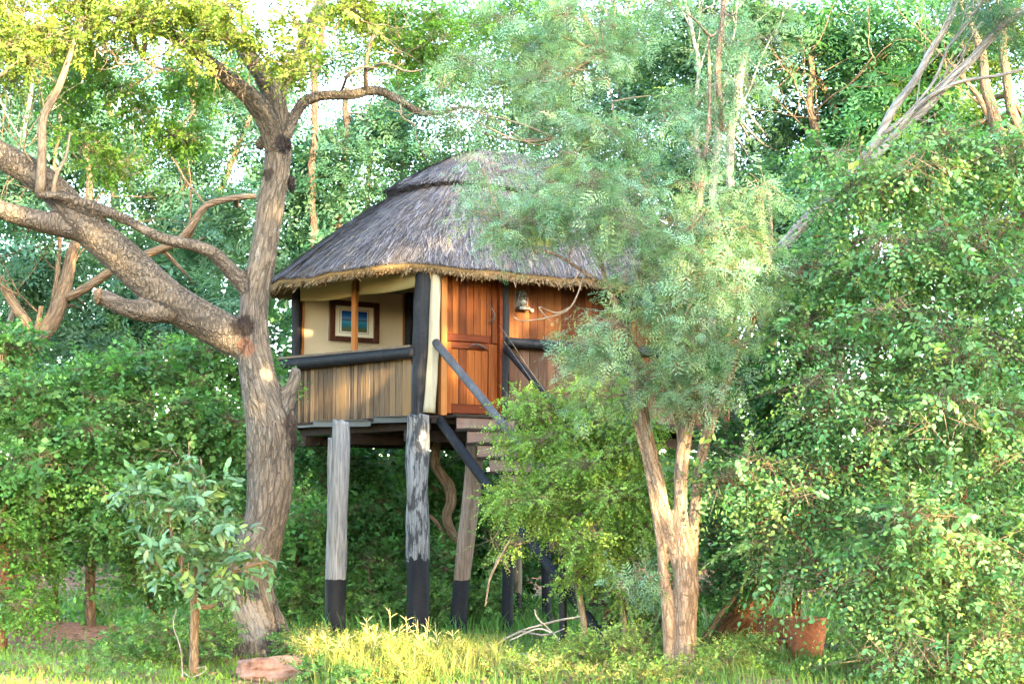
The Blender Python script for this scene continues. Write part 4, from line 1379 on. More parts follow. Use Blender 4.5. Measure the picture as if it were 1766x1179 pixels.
al_lobes = lobes_px([(880, 360, 16.8, 75, 60, 0.5), (950, 405, 16.6, 90, 50, 0.5), (1050, 340, 16.9, 120, 80, 0.7), (1150, 400, 16.6, 130, 80, 0.7), (1230, 450, 16.7, 100, 90, 0.7), (1110, 500, 16.5, 110, 60, 0.6),
                     (1180, 560, 16.5, 110, 55, 0.6), (1060, 575, 16.5, 80, 40, 0.5), (1200, 640, 16.4, 80, 50, 0.5), (1130, 660, 16.5, 55, 30, 0.35), (1260, 360, 17, 80, 80, 0.7), (905, 290, 17.2, 120, 40, 0.5),
                     (1000, 250, 17.4, 120, 60, 0.7), (1130, 260, 17.4, 120, 70, 0.8), (880, 205, 17.8, 110, 45, 0.7), (1020, 140, 17.8, 140, 60, 0.9, 0.7), (1180, 150, 17.9, 120, 80, 0.9, 0.6), (900, 110, 18, 110, 45, 0.8),
                     (1090, 40, 18, 150, 60, 0.9, 0.6), (780, 190, 18, 80, 35, 0.6, 0.7), (1025, 630, 16.6, 65, 60, 0.5, 0.9), (1170, 700, 16.5, 60, 40, 0.35, 0.8), (1240, 680, 16.6, 45, 30, 0.3), (1300, 470, 17.2, 70, 60, 0.6), (1112, 1000, 17.3, 35, 50, 0.35, 0.8), (950, 30, 18.2, 120, 50, 0.8), (1270, 60, 18.2, 70, 60, 0.7, 0.6)])
al_lobes = [(c_, r_, w_ * (0.75 if c_[2] > P(1000, 265, 17.5)[2] else 1.0)) for c_, r_, w_ in al_lobes]
BL = [(0.17, 0.30, 0.20), (0.195, 0.33, 0.23), (0.145, 0.26, 0.165), (0.23, 0.33, 0.18)]
FEA = T_feather(4, 0.48, 0.10, 0.3)
parts = [sprays(clumps(al_lobes, 20, 0.25, 3, 0.45), 2900, 21, 0.34, 9, 0.118, FEA, BL, ((0.30, 0.30, 0.08), 0.06), 0.30, 0.2, 0.28, 1.6, stems=0.004, cvar=0.18)]
foliage(aca, 'crown', parts, LEAF, TWIG)
starts = np.vstack([p[len(p) // 3:] for p, r_ in al])
bl_ = limbs_to(al_lobes, starts, 0.02, 5, 2, 0.004, n=5)
g = np.random.default_rng(9)
for rows in ([(1010, 470, 1.5, 16.6), (985, 530, 1.5, 16.5), (945, 548, 1.5, 16.4), (900, 552, 1.2, 16.3), (885, 545, 1, 16.3)], [(985, 530, 1.4, 16.5), (960, 540, 1.4), (930, 530, 1, 16.4), (955, 560, 1, 16.4)], [(1000, 470, 2, 16.5), (985, 490, 1.5, 16.5), (970, 480, 1.2, 16.4)]):
    bl_.append(pxline(rows, 16.5, 5, 0.006, 1))
link('branches', tubes_mesh('branches', bl_, 5), TWIG, aca, 'stuff')

# ------------------------------------------------------------------ fine-leaved bush over the stair
bush = thing('fine_leaved_bush', 'light green bush of tiny round leaves spilling over the staircase foot', 'bush')
fl = lobes_px([(960, 735, 19.6, 100, 50, 0.6), (1040, 755, 19.3, 90, 60, 0.7), (905, 815, 19.3, 65, 55, 0.5), (985, 845, 19.0, 110, 75, 0.7), (1070, 850, 19.1, 75, 85, 0.7), (885, 885, 19.0, 55, 40, 0.4), (1000, 930, 18.8, 80, 50, 0.5), (1075, 950, 19.0, 60, 60, 0.5), (900, 750, 19.6, 50, 40, 0.4, 0.7), (1040, 1010, 19.0, 70, 40, 0.5, 0.7), (1100, 750, 19.3, 50, 60, 0.5), (900, 700, 19.6, 40, 28, 0.3, 0.5), (870, 930, 18.9, 35, 25, 0.25, 0.6), (930, 690, 19.7, 50, 30, 0.3, 0.6), (1030, 680, 19.6, 60, 30, 0.4)])
FG = [(0.21, 0.35, 0.08), (0.18, 0.32, 0.07), (0.25, 0.37, 0.09), (0.15, 0.28, 0.06)]
parts = [sprays(clumps(fl, 20, 0.20, 4, 0.5), 4900, 31, 0.28, 13, 0.040, T_diamond(0.42, 0.06), FG, ((0.30, 0.32, 0.05), 0.12), 0.35, 0.25, 0.22, 2.4, stems=0.0025, cvar=0.22)]
foliage(bush, 'crown', parts, LEAF, TWIG)
base = P(1010, 1110, 19.3)
st = [pxline([(1010, 1110, 7), (1000, 1000, 6), (985, 900, 5), (965, 800, 3), (950, 720, 2)], 19.3, 5, 0.02, 1), pxline([(1075, 1110, 7), (1070, 1000, 6), (1060, 900, 5), (1045, 780, 3), (1040, 700, 2)], 19.3, 5, 0.02, 2),
      pxline([(1000, 1000, 4), (950, 900, 3), (900, 850, 2)], 19.2, 5, 0.02, 3), pxline([(950, 690, 0.7), (900, 620, 0.6), (860, 560, 0.4)], 19.4, 5, 0.01, 4), pxline([(940, 690, 0.6), (905, 640, 0.5), (868, 590, 0.4)], 19.4, 5, 0.01, 4),
      pxline([(880, 930, 1.5, 18.6), (850, 985, 2.5, 18.6), (842, 1010, 2, 18.6), (836, 1045, 1.5, 18.6)], 18.6, 5, 0.004, 5), pxline([(850, 985, 1.5, 18.6), (862, 960, 1.5), (880, 985, 1, 18.6)], 18.6, 5, 0.004, 5)]
st += limbs_to(fl, np.vstack([p for p, r_ in st[:3]]), 0.014, 6, 3, 0.003)
link('branches', tubes_mesh('branches', st, 5), TWIG, bush, 'stuff')

# ------------------------------------------------------------------ big shrub on the right
rs = thing('arching_shrub', 'large arching shrub of oval green leaves sprawling over the earthen pot', 'shrub')
rl = lobes_px([(1500, 330, 18, 120, 60, 0.9), (1640, 320, 18, 130, 80, 1.0), (1750, 330, 18, 80, 90, 0.9), (1430, 440, 18, 90, 60, 0.8), (1560, 440, 17.5, 140, 80, 1.0), (1700, 480, 17.5, 110, 100, 1.0), (1450, 560, 17.6, 110, 80, 0.9), (1600, 600, 17, 140, 90, 1.0), (1740, 650, 17, 90, 110, 0.9),
               (1480, 690, 17, 130, 80, 0.9), (1640, 760, 16.6, 140, 90, 0.9), (1350, 820, 17, 90, 45, 0.5), (1270, 840, 17.2, 50, 28, 0.3, 0.7), (1480, 830, 16.7, 130, 70, 0.8), (1620, 900, 16.4, 130, 90, 0.9), (1745, 880, 16.4, 80, 120, 0.8), (1340, 920, 17.1, 80, 45, 0.5), (1450, 950, 16.8, 110, 60, 0.7),
               (1590, 1020, 16.3, 110, 80, 0.8), (1720, 1060, 16.2, 90, 100, 0.8), (1540, 1060, 16.6, 55, 40, 0.5), (1640, 1120, 16, 110, 50, 0.6), (1360, 985, 17, 65, 28, 0.3), (1530, 1150, 16.2, 60, 30, 0.4, 0.7), (1370, 460, 18, 50, 30, 0.4, 0.7), (1700, 260, 18, 80, 40, 0.6)])
RG = [(0.12, 0.26, 0.085), (0.145, 0.285, 0.095), (0.095, 0.22, 0.07), (0.17, 0.30, 0.10), (0.19, 0.29, 0.075)]
rkw = dict(twig=0.60, nleaf=13, size=0.068, tmpl=T_leaf(0.34, 0.07), cols=RG, tipcol=((0.28, 0.33, 0.08), 0.2), droop=0.4, shell=0.35, gap=0.22, gf=1.7, cvar=0.3, stems=0.0045)
foliage(rs, 'crown', [sprays(clumps(rl, 10, 0.42, 5, 0.42), 4600, 41, **rkw)], GLOSSY, TWIG, COOL)
rst = [pxline([(1560, 1170, 9, 17.4), (1540, 1000, 8, 17.6), (1520, 800, 7, 17.6), (1500, 600, 5, 17.8), (1480, 420, 3, 18)], 17.5, 5, 0.05, 1), pxline([(1640, 1170, 10, 17.4), (1650, 950, 8, 17.5), (1660, 700, 7, 17.6), (1690, 450, 4, 18)], 17.5, 5, 0.05, 2),
       pxline([(1500, 1150, 6, 17.3), (1440, 1020, 5, 17.2), (1380, 930, 4, 17.1), (1300, 850, 2, 17.2)], 17.2, 5, 0.02, 3), pxline([(1560, 1000, 3, 16.4), (1450, 990, 2, 16.4), (1430, 1010, 1.5, 16.3), (1395, 1018, 1, 16.3)], 16.4, 5, 0.01, 4), pxline([(1450, 990, 2, 16.4), (1420, 984, 1.5, 16.3), (1410, 992, 1, 16.3)], 16.4, 5, 0.01, 4)]
rst += limbs_to(rl, np.vstack([p for p, r_ in rst[:2]]), 0.02, 8, 3, 0.004)
link('branches', tubes_mesh('branches', rst, 5), BARK_RED, rs, 'stuff')

# dark fine-leaved shrub behind it
def shrub(name, label, rows, n, seed, cols, cat='shrub', stem_px=None, mat=None, wood=None, group=None, leaf=T_leaf(0.36, 0.08), **kw):
    t = thing(name, label, cat, group)
    lb = lobes_px(rows)
    a = dict(twig=0.36, nleaf=9, size=0.075, tmpl=leaf, cols=cols, droop=0.3, shell=0.3, gap=0.2, gf=1.7, stems=0.003)
    a.update(kw)
    foliage(t, 'crown', [sprays(clumps(lb, 14, 0.30, seed, 0.5), n, seed, **a)], mat or LEAF, TWIG, COOL)
    if stem_px:
        tr = [pxline(r_, r_[0][3], 5, 0.02, i) for i, r_ in enumerate(stem_px)]
        link('trunk', tubes_mesh('trunk', tr, 10), wood or BARK_TAN, t)
        link('branches', tubes_mesh('branches', limbs_to(lb, np.vstack([p[len(p) // 2:] for p, r_ in tr]), tr[0][1][-1] * 0.6 + 0.006, seed, 2, 0.003), 5), wood or BARK_TAN, t, 'stuff')
    return t

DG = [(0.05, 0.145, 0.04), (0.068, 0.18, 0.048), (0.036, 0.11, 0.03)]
shrub('dense_shrub', 'dense dark green shrub filling the gap between the feathery tree and the arching shrub', [(1290, 620, 20.5, 70, 80, 0.8), (1370, 680, 20.5, 100, 90, 0.9), (1290, 760, 20.3, 80, 90, 0.8), (1400, 800, 20.3, 100, 90, 0.9), (1270, 900, 20.2, 80, 80, 0.8), (1370, 930, 20.2, 90, 80, 0.8), (1260, 1000, 20.2, 60, 50, 0.6), (1400, 560, 20.6, 90, 80, 0.8), (1500, 480, 20.6, 120, 90, 0.9), (1320, 510, 20.6, 60, 50, 0.5), (1320, 430, 20.8, 50, 45, 0.5), (1410, 470, 20.8, 60, 50, 0.6)],
      4700, 51, DG, stem_px=[[(1300, 1110, 9, 20.6), (1310, 950, 8, 20.6), (1330, 780, 6, 20.6)], [(1370, 1110, 8, 20.6), (1390, 900, 7, 20.6), (1400, 700, 5, 20.6)]], wood=BARK_RED, size=0.066, nleaf=10, leaf=T_diamond(0.36))

shrub('tall_shrub', 'tall dark leafy shrub standing close behind the arching shrub', [(1520, 560, 20.5, 110, 90, 0.9), (1640, 620, 20.5, 110, 100, 0.9), (1740, 560, 20.5, 90, 110, 0.9), (1560, 740, 20.3, 120, 100, 0.9), (1690, 800, 20.3, 110, 110, 0.9), (1520, 920, 20.2, 110, 90, 0.9), (1640, 980, 20.2, 120, 90, 0.9), (1750, 960, 20.2, 70, 100, 0.9), (1640, 460, 20.6, 100, 70, 0.8), (1560, 400, 20.8, 80, 50, 0.7), (1720, 400, 20.6, 80, 60, .8), (1640, 360, 21, 100, 50, .8), (1740, 310, 21, 70, 50, .8), (1540, 340, 21, 70, 40, .7), (1560, 1060, 20, 100, 50, .7), (1700, 1090, 20, 100, 60, .7)],
      3400, 52, [(0.065, 0.165, 0.045), (0.08, 0.19, 0.05), (0.05, 0.13, 0.038)], stem_px=[[(1560, 1130, 9, 20.8), (1570, 900, 8, 20.8), (1580, 650, 6, 20.8)], [(1690, 1130, 9, 20.8), (1690, 900, 8, 20.8), (1700, 650, 6, 20.8)]], wood=BARK_RED, size=0.112, leaf=T_diamond(0.4), nleaf=8)

# shrubs on the left, thin trunks under a leafy canopy
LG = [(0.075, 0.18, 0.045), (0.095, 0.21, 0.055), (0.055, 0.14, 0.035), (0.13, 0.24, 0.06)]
lkw = dict(leaf=T_diamond(0.44), size=0.08, nleaf=9, twig=0.40, droop=0.3, tipcol=((0.16, 0.28, 0.06), 0.1))
shrub('leafy_shrub', 'wide leafy shrub on two thin bare trunks rising from the red soil mound', [(40, 720, 21, 90, 60, 0.9), (130, 680, 21.3, 90, 60, 0.9), (60, 830, 20.6, 90, 70, 0.9), (160, 790, 20.8, 90, 70, 0.9), (40, 940, 20.4, 60, 50, 0.6), (120, 900, 20.6, 80, 50, 0.7), (200, 870, 20.6, 60, 60, 0.6), (0, 620, 22, 60, 40, 0.8)],
      3200, 61, LG, stem_px=[[(95, 1118, 6, 21.3), (97, 1040, 6, 21.3), (93, 950, 5.5, 21.3), (90, 860, 5, 21.3)], [(158, 1118, 9, 21.2), (157, 1020, 8.5, 21.2), (152, 930, 8, 21.2), (150, 840, 6, 21.2)]], wood=BARK_DARK, **lkw)
shrub('tangled_shrub', 'tall tangled leafy shrub crowding behind the big forked tree below its long limb', [(240, 640, 22, 100, 60, 0.9), (340, 640, 22.2, 90, 70, 0.9), (260, 740, 21.5, 100, 70, 0.9), (360, 740, 21.6, 80, 80, 0.9), (300, 840, 21.4, 90, 70, 0.8), (390, 860, 21.4, 60, 90, 0.8), (400, 650, 22.2, 60, 60, 0.7), (230, 930, 21.5, 70, 60, 0.7), (370, 980, 21.5, 60, 60, 0.7), (200, 1010, 21.6, 60, 40, 0.5, 0.6), (300, 990, 21.6, 80, 50, 0.6)],
      3600, 62, LG, stem_px=[[(275, 1110, 6, 21.8), (262, 1040, 6, 21.8), (250, 1000, 6, 21.8), (260, 930, 5, 21.8), (280, 800, 4, 21.8)], [(300, 1110, 6, 21.8), (285, 1060, 6, 21.8), (290, 950, 5, 21.8), (330, 800, 4, 21.8)], [(285, 1000, 6, 21.5), (272, 960, 6, 21.5), (238, 920, 6, 21.5)]], wood=BARK_RED, **lkw)
shrub('creeper_shrub', 'leafy shrub hung with yellow-green creeper around a reddish trunk at the soil mound edge', [(20, 900, 20, 40, 70, 0.4), (35, 990, 20, 40, 60, 0.4), (20, 1060, 19.8, 45, 40, 0.4), (-30, 860, 20, 60, 60, 0.5)],
      900, 63, [(0.10, 0.22, 0.03), (0.14, 0.26, 0.04), (0.07, 0.17, 0.03)], stem_px=[[(4, 1130, 9, 20.1), (6, 1000, 8, 20.1), (0, 880, 7, 20.1)]], wood=BARK_RED, size=0.06)

# low growth seen under the floor, one shrub after the other
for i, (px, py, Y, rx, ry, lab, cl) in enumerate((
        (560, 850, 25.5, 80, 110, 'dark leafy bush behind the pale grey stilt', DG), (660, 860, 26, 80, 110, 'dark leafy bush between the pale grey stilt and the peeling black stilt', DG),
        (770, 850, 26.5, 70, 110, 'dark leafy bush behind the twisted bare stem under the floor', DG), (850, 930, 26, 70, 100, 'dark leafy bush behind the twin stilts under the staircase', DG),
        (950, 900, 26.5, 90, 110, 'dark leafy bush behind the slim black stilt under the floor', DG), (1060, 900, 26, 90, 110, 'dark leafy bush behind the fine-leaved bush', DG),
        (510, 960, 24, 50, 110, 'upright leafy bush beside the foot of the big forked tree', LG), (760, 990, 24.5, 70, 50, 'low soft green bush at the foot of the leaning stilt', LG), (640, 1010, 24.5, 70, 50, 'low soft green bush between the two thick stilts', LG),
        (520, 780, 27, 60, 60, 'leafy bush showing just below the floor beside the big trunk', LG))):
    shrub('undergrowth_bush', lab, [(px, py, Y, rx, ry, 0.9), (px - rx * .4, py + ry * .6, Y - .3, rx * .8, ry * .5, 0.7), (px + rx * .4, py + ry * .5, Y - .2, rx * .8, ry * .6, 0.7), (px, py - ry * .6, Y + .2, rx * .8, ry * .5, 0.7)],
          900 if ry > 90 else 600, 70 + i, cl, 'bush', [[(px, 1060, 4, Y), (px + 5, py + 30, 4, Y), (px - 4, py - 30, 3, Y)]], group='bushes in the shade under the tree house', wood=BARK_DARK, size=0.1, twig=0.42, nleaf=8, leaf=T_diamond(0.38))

vine = tag(link('twisted_stem', tubes_mesh('twisted_stem', [pxline([(756, 740, 8), (751, 770, 8), (749, 800, 8.5), (762, 822, 9), (776, 840, 9.5), (779, 865, 9), (771, 890, 8.5), (778, 915, 8.5), (795, 950, 9), (800, 1080, 11)], 24.6, 8, 0.01, 3), pxline([(740, 888, 3), (756, 905, 4), (763, 928, 4), (768, 1000, 5)], 24.6, 6, 0.01, 4)], 12), BARK_TAN), 'twisted bare brown stem hanging in curves under the tree house floor', 'vine')

# ------------------------------------------------------------------ background trees
FAR = [(0.06, 0.13, 0.075), (0.08, 0.165, 0.095), (0.042, 0.10, 0.055), (0.10, 0.175, 0.085)]
FARG = [(0.07, 0.14, 0.04), (0.10, 0.18, 0.045), (0.05, 0.11, 0.03), (0.14, 0.2, 0.05)]
FTH = T_feather(3, 0.55, 0.19, 0.2)
def bgtree(label, trunks, rows, n, seed, cols, wood, name='woodland_tree', group='trees of the wood behind the tree house', gap=0.3, bare=0, feather=True, **kw):
    t = thing(name, label, 'tree', group)
    lb = lobes_px(rows)
    a = dict(twig=0.55, nleaf=7, size=0.268, tmpl=FTH if feather else T_leaf(0.36, 0.08), cols=cols, droop=0.3, shell=0.2, gap=gap, gf=1.2, cvar=0.22)
    if not feather:
        a.update(size=0.11, nleaf=9)
    a.update(kw)
    foliage(t, 'crown', [sprays(clumps(lb, 13, 0.44, seed, 0.5), int(n * 0.52), seed, **a)], LEAF, TWIG, COOL)
    tr = [pxline(r_, r_[0][3], 5, 0.03, i + seed) for i, r_ in enumerate(trunks)]
    link('trunk', tubes_mesh('trunk', tr, 12), wood, t)
    g = np.random.default_rng(seed)
    lm_ = limbs_to(lb, np.vstack([p[len(p) // 3:] for p, r_ in tr]), max(0.02, tr[0][1].mean() * 0.5), seed, 2, 0.006)
    for k in range(bare):
        p, r_ = tr[g.integers(len(tr))]
        i = g.integers(len(p) // 3, len(p))
        grow(p[i], (g.normal() * 0.6, g.normal() * 0.4, 0.8), g.uniform(0.8, 1.8), 0.018, 2, g, lm_, 0.35, 3)
    link('branches', tubes_mesh('branches', lm_, 5), wood, t, 'stuff')
    return t

bgtree('bent tan-stemmed tree leaning behind the long limb of the big forked tree', [[(15, 710, 14, 25.5), (40, 640, 14, 25.5), (62, 590, 16, 25.5), (92, 540, 15, 25.5), (107, 500, 13, 25.5), (130, 435, 10, 25.5), (150, 370, 8, 25.5), (150, 250, 5, 25.5)], [(60, 592, 9, 25.5), (32, 540, 9, 25.5), (5, 490, 9, 25.5), (-30, 430, 8, 25.5)], [(105, 515, 8, 25.5), (170, 482, 8, 25.4), (250, 442, 7.5, 25.3), (305, 412, 7, 25.2), (360, 355, 6.5, 25.2), (440, 342, 5, 25.2)], [(95, 522, 5, 25.5), (100, 440, 4.5, 25.5), (95, 350, 4, 25.5), (100, 200, 3, 25.5)], [(60, 590, 5, 25.3), (66, 540, 4.5, 25.3), (68, 525, 4, 25.3)]],
       [(60, 460, 26.5, 90, 60, 1.0), (170, 560, 26.5, 110, 50, 1.0), (300, 520, 26.5, 90, 50, 1.0), (380, 380, 26.5, 70, 60, 0.8), (150, 250, 26, 70, 60, 0.8), (40, 330, 26.5, 70, 50, 0.9)], 1500, 81, FAR, BARK_TAN, bare=10)
bgtree('slender pale-stemmed tree with thin bare twigs behind the fork of the big tree', [[(40, 800, 6, 27), (50, 600, 6, 27), (30, 450, 5, 27), (45, 250, 4, 27), (60, 60, 3, 27)], [(0, 700, 6, 27), (25, 520, 5, 27), (60, 420, 4, 27), (80, 200, 3, 27)]],
       [(50, 180, 28, 110, 60, 1.2), (-20, 300, 28, 80, 70, 1.2), (110, 120, 28, 80, 50, 1.0), (20, 520, 28, 70, 60, 1.0)], 900, 82, FAR, BARK_PALE, bare=14, gap=0.45)
bgtree('blue-green feathery tree filling the view between the limb and the upper fork', [[(250, 800, 13, 30), (265, 600, 12, 30), (300, 420, 10, 30), (330, 250, 8, 30), (340, 100, 5, 30)], [(270, 620, 9, 30), (290, 480, 8, 30), (380, 330, 6, 30), (430, 200, 4, 30)]],
       [(300, 350, 30, 110, 60, 1.3), (390, 250, 30, 80, 70, 1.2), (260, 450, 30, 110, 50, 1.2), (410, 430, 30, 80, 70, 1.2), (350, 140, 31, 110, 50, 1.3), (240, 330, 30, 70, 50, 1.0), (390, 540, 29, 80, 60, 1.0), (200, 420, 31, 80, 50, 1.0)], 2100, 83, FAR, BARK_TAN, bare=6)
bgtree('teal feathery tree rising beside the thatch slope and the big trunk', [[(560, 720, 11, 30), (570, 500, 9, 30), (590, 320, 7, 30), (600, 150, 5, 30)], [(636, 480, 5, 31), (636, 300, 4.5, 31), (640, 180, 3.5, 31)], [(535, 720, 8, 29), (538, 450, 7, 29), (540, 250, 6, 29), (545, 130, 6, 29), (560, 20, 5, 29)]],
       [(560, 400, 30, 80, 60, 1.1), (600, 310, 30, 90, 50, 1.1), (560, 240, 30, 70, 50, 1.0), (690, 290, 31, 70, 40, 1.0, 0.6), (620, 220, 31, 80, 35, 1.0), (520, 330, 30, 50, 60, 0.9), (530, 470, 29, 50, 60, 0.9), (680, 220, 31, 50, 30, .8, .6)], 1700, 84, FAR + [(0.06, 0.16, 0.09)], BARK_DARK, bare=7, gap=0.38)
bgtree('yellow-green tree showing above the ridge cap beyond the right limb of the forked tree', [[(700, 600, 9, 33), (700, 350, 8, 33), (690, 150, 6, 33), (680, 20, 4, 33)]],
       [(690, 110, 33, 90, 50, 1.3, 0.6), (600, 80, 33, 70, 40, 1.2, 0.6), (740, 170, 33, 80, 40, 1.2), (660, 20, 33, 110, 40, 1.3), (650, 320, 33, 90, 30, 1.0), (800, 250, 33, 70, 40, 1.0)], 1000, 85, FARG, BARK_TAN, bare=6, gap=0.36)
bgtree('tall pale feathery tree standing behind the thatched ridge', [[(1000, 600, 11, 29), (1010, 350, 9, 29), (1000, 150, 7, 29), (985, -20, 5, 29)], [(1090, 700, 9, 28.5), (1085, 330, 8, 28.5), (1080, 200, 7, 28.5), (1040, 90, 6, 28.5), (1005, 20, 5, 28.5)], [(1045, 100, 5, 28.5), (1060, 40, 4, 28.5), (1065, -20, 3, 28.5)]],
       [(860, 130, 29, 110, 60, 1.3), (980, 90, 29, 120, 60, 1.3), (1090, 150, 29, 120, 70, 1.3), (930, 230, 29, 110, 50, 1.2), (1060, 30, 29, 130, 50, 1.3), (860, 30, 29.5, 110, 50, 1.3), (1100, 250, 29, 100, 60, 1.1)], 2200, 86, FAR + [(0.13, 0.21, 0.11)], BARK_ACACIA, bare=12, gap=0.36)
bgtree('feathery tree with two straight whitish trunks behind the many-stemmed tree', [[(1228, 600, 8, 25), (1232, 330, 7, 25), (1240, 120, 6.5, 25), (1250, -30, 5.5, 25)], [(1255, 600, 8, 25.4), (1260, 300, 8, 25.4), (1272, 140, 8, 25.4), (1312, 15, 7, 25.4), (1330, -40, 6, 25.4)], [(1215, 700, 5, 25), (1205, 300, 4, 25), (1200, 100, 3.5, 25), (1180, -20, 3, 25)]],
       [(1210, 170, 26, 100, 80, 1.1), (1260, 60, 26, 90, 60, 1.1), (1200, 300, 26, 90, 60, 1.0), (1290, 330, 26, 70, 60, 1.0), (1290, 420, 25.5, 70, 60, 1.0), (1150, 60, 26, 90, 50, 1.0), (1380, 40, 27, 70, 40, .9, .6), (1335, 130, 27, 45, 60, .8, .5), (1370, 250, 27, 40, 50, .8, .6), (1320, 230, 27, 40, 60, .8, .7)], 2100, 87, FAR + [(0.13, 0.21, 0.11)], BARK_PALE, bare=12, gap=0.34)
bgtree('dark feathery tree with bent orange-tan stems behind the leaning grey trunks', [[(1440, 650, 11, 26), (1445, 420, 10, 26), (1448, 330, 9, 26), (1440, 200, 7, 26), (1400, 110, 6, 26), (1380, 20, 4, 26)], [(1400, 700, 11, 25.5), (1410, 350, 10, 25.5), (1418, 270, 9, 25.5), (1400, 190, 7, 25.5), (1395, 100, 5, 25.5)]],
       [(1430, 70, 26, 70, 60, 1.0), (1480, 180, 26, 90, 80, 1.1), (1540, 80, 26, 110, 80, 1.2), (1460, 290, 25.5, 90, 60, 1.0), (1400, 300, 25.5, 50, 50, 0.8, 0.7), (1370, 380, 25, 70, 60, 0.9), (1560, 230, 26, 90, 60, 1.0)], 2100, 88, [(0.07, 0.17, 0.07), (0.05, 0.14, 0.05), (0.09, 0.2, 0.08)], BARK_TAN, bare=8, gap=0.25)
bgtree('dark green tree with tan forked trunks beyond the top of the arching shrub', [[(1790, 700, 13, 24), (1760, 420, 12, 24), (1735, 265, 11, 24), (1710, 180, 10, 24), (1690, 100, 8, 24), (1670, 20, 6, 24)], [(1790, 700, 10, 24.5), (1770, 300, 9, 24.5), (1755, 220, 9, 24.5), (1735, 120, 8, 24.5), (1720, 20, 6, 24.5)], [(1735, 265, 6, 24), (1690, 170, 5, 24), (1640, 110, 4, 24)]],
       [(1640, 60, 26, 110, 70, 1.2), (1740, 60, 26, 90, 80, 1.2), (1650, 200, 25.5, 100, 60, 1.0), (1740, 200, 26, 80, 70, 1.0), (1560, 330, 25, 110, 50, 1.0)], 1500, 89, [(0.06, 0.16, 0.06), (0.045, 0.13, 0.045), (0.11, 0.2, 0.05), (0.16, 0.2, 0.04)], BARK_TAN, bare=6, gap=0.25)

bgtree('hazy tall tree seen through the fork, deep in the wood behind the other trees', [[(210, 800, 12, 35), (205, 500, 10, 35), (190, 250, 7, 35), (180, 60, 5, 35)]],
       [(60, 90, 35, 110, 50, 1.4), (190, 120, 35, 110, 60, 1.4), (320, 90, 35, 110, 50, 1.4), (440, 170, 35, 90, 60, 1.3), (110, 220, 35, 110, 60, 1.4), (260, 250, 35, 100, 60, 1.3), (20, 300, 35, 90, 60, 1.3), (560, 110, 35, 80, 40, 1.2, .5)], 2000, 90, FAR, BARK_TAN, bare=4, gap=0.3)
bgtree('pale green tree far back behind the two straight whitish trunks', [[(1330, 800, 10, 33), (1335, 500, 8, 33), (1340, 250, 6, 33)]],
       [(1290, 470, 33, 90, 60, 1.2), (1350, 380, 33, 80, 50, 1.2), (1290, 330, 33, 60, 50, 1.0), (1200, 420, 33, 70, 60, 1.0), (1180, 330, 33, 70, 50, 1.0)], 900, 92, FARG, BARK_TAN, bare=4, gap=0.25)

lean = thing('leaning_tree', 'leaning tree with bare pale grey stems slanting out of the arching shrub', 'tree')
ll = [pxline([(1330, 450, 11.6, 20.5), (1390, 385, 10.9, 20.3), (1430, 342, 9.5, 20.2), (1490, 270, 8.5, 20), (1540, 200, 7.5, 19.9), (1592, 110, 6.1, 19.8), (1640, 20, 5.4, 19.8), (1670, -40, 4.8, 19.8)], 20, 6, 0.02, 1),
      pxline([(1420, 365, 8.8, 20.3), (1455, 325, 8.2, 20.2), (1510, 272, 8.2, 20), (1570, 207, 8.2, 19.9), (1625, 150, 7.5, 19.8), (1690, 90, 7.5, 19.8), (1770, 8, 6.8, 19.7), (1810, -40, 6.1, 19.7)], 20, 6, 0.02, 2),
      pxline([(1500, 275, 4.1, 19.95), (1580, 190, 3.7, 19.8), (1650, 145, 3.4, 19.7), (1770, 115, 2.7, 19.6)], 20, 6, 0.02, 3), pxline([(1520, 235, 3.4, 19.9), (1590, 170, 2.7, 19.8), (1640, 80, 2.4, 19.8), (1700, -10, 2.0, 19.8)], 20, 6, 0.02, 4), pxline([(1300, 1120, 15.0, 21.3), (1310, 800, 13.6, 21), (1320, 560, 12.2, 20.7), (1330, 450, 11.6, 20.5)], 20, 6, 0.02, 5)]
link('trunk', tubes_mesh('trunk', ll, 14), BARK_PALE, lean)
g = np.random.default_rng(31)
tw = []
for p, r_ in ll[:4]:
    for k in range(4):
        i = g.integers(len(p) // 4, len(p))
        grow(p[i], (g.normal() * .3 + .6, g.normal() * .3, .75), g.uniform(.8, 1.8), .010, 1, g, tw, .15, 2)
link('branches', tubes_mesh('branches', tw, 5), BARK_PALE, lean, 'stuff')
foliage(lean, 'crown', [sprays(lobes_px([(1680, -10, 19.8, 60, 30, 0.6), (1750, 40, 19.6, 50, 40, .6)]), 140, 91, 0.4, 7, 0.15, FEA, FAR, None, 0.3, 0.2, 0.35, stems=0.003)], LEAF, TWIG, COOL)

# the wood beyond, too far and dense to count
far = None
def far_wood():
    g = np.random.default_rng(7)
    rows = []
    for k in range(100):
        px = g.uniform(-250, 2000)
        top = g.uniform(400, 620) if k < 60 else 760
        Y = g.uniform(36, 46)
        rows.append((px, g.uniform(top, 900 if k < 60 else 1000), Y, g.uniform(90, 160), g.uniform(60, 120), 1.8))
    lb = lobes_px(rows)
    V, F, C, tw = sprays(lb, 6800, 95, 0.9, 7, 0.41, T_diamond(0.36, 0.08), [(0.04, 0.10, 0.04), (0.055, 0.125, 0.05), (0.03, 0.08, 0.03)], None, 0.3, 0.2, 0.1, 0.8)
    TRI['far'] = len(F)
    o = link('far_woodland', np_mesh('far_woodland', V, F, False, col=C), LEAF, None, 'stuff')
    tag(o, 'dense green woodland massed far behind the tree house', 'woodland')
far_wood()
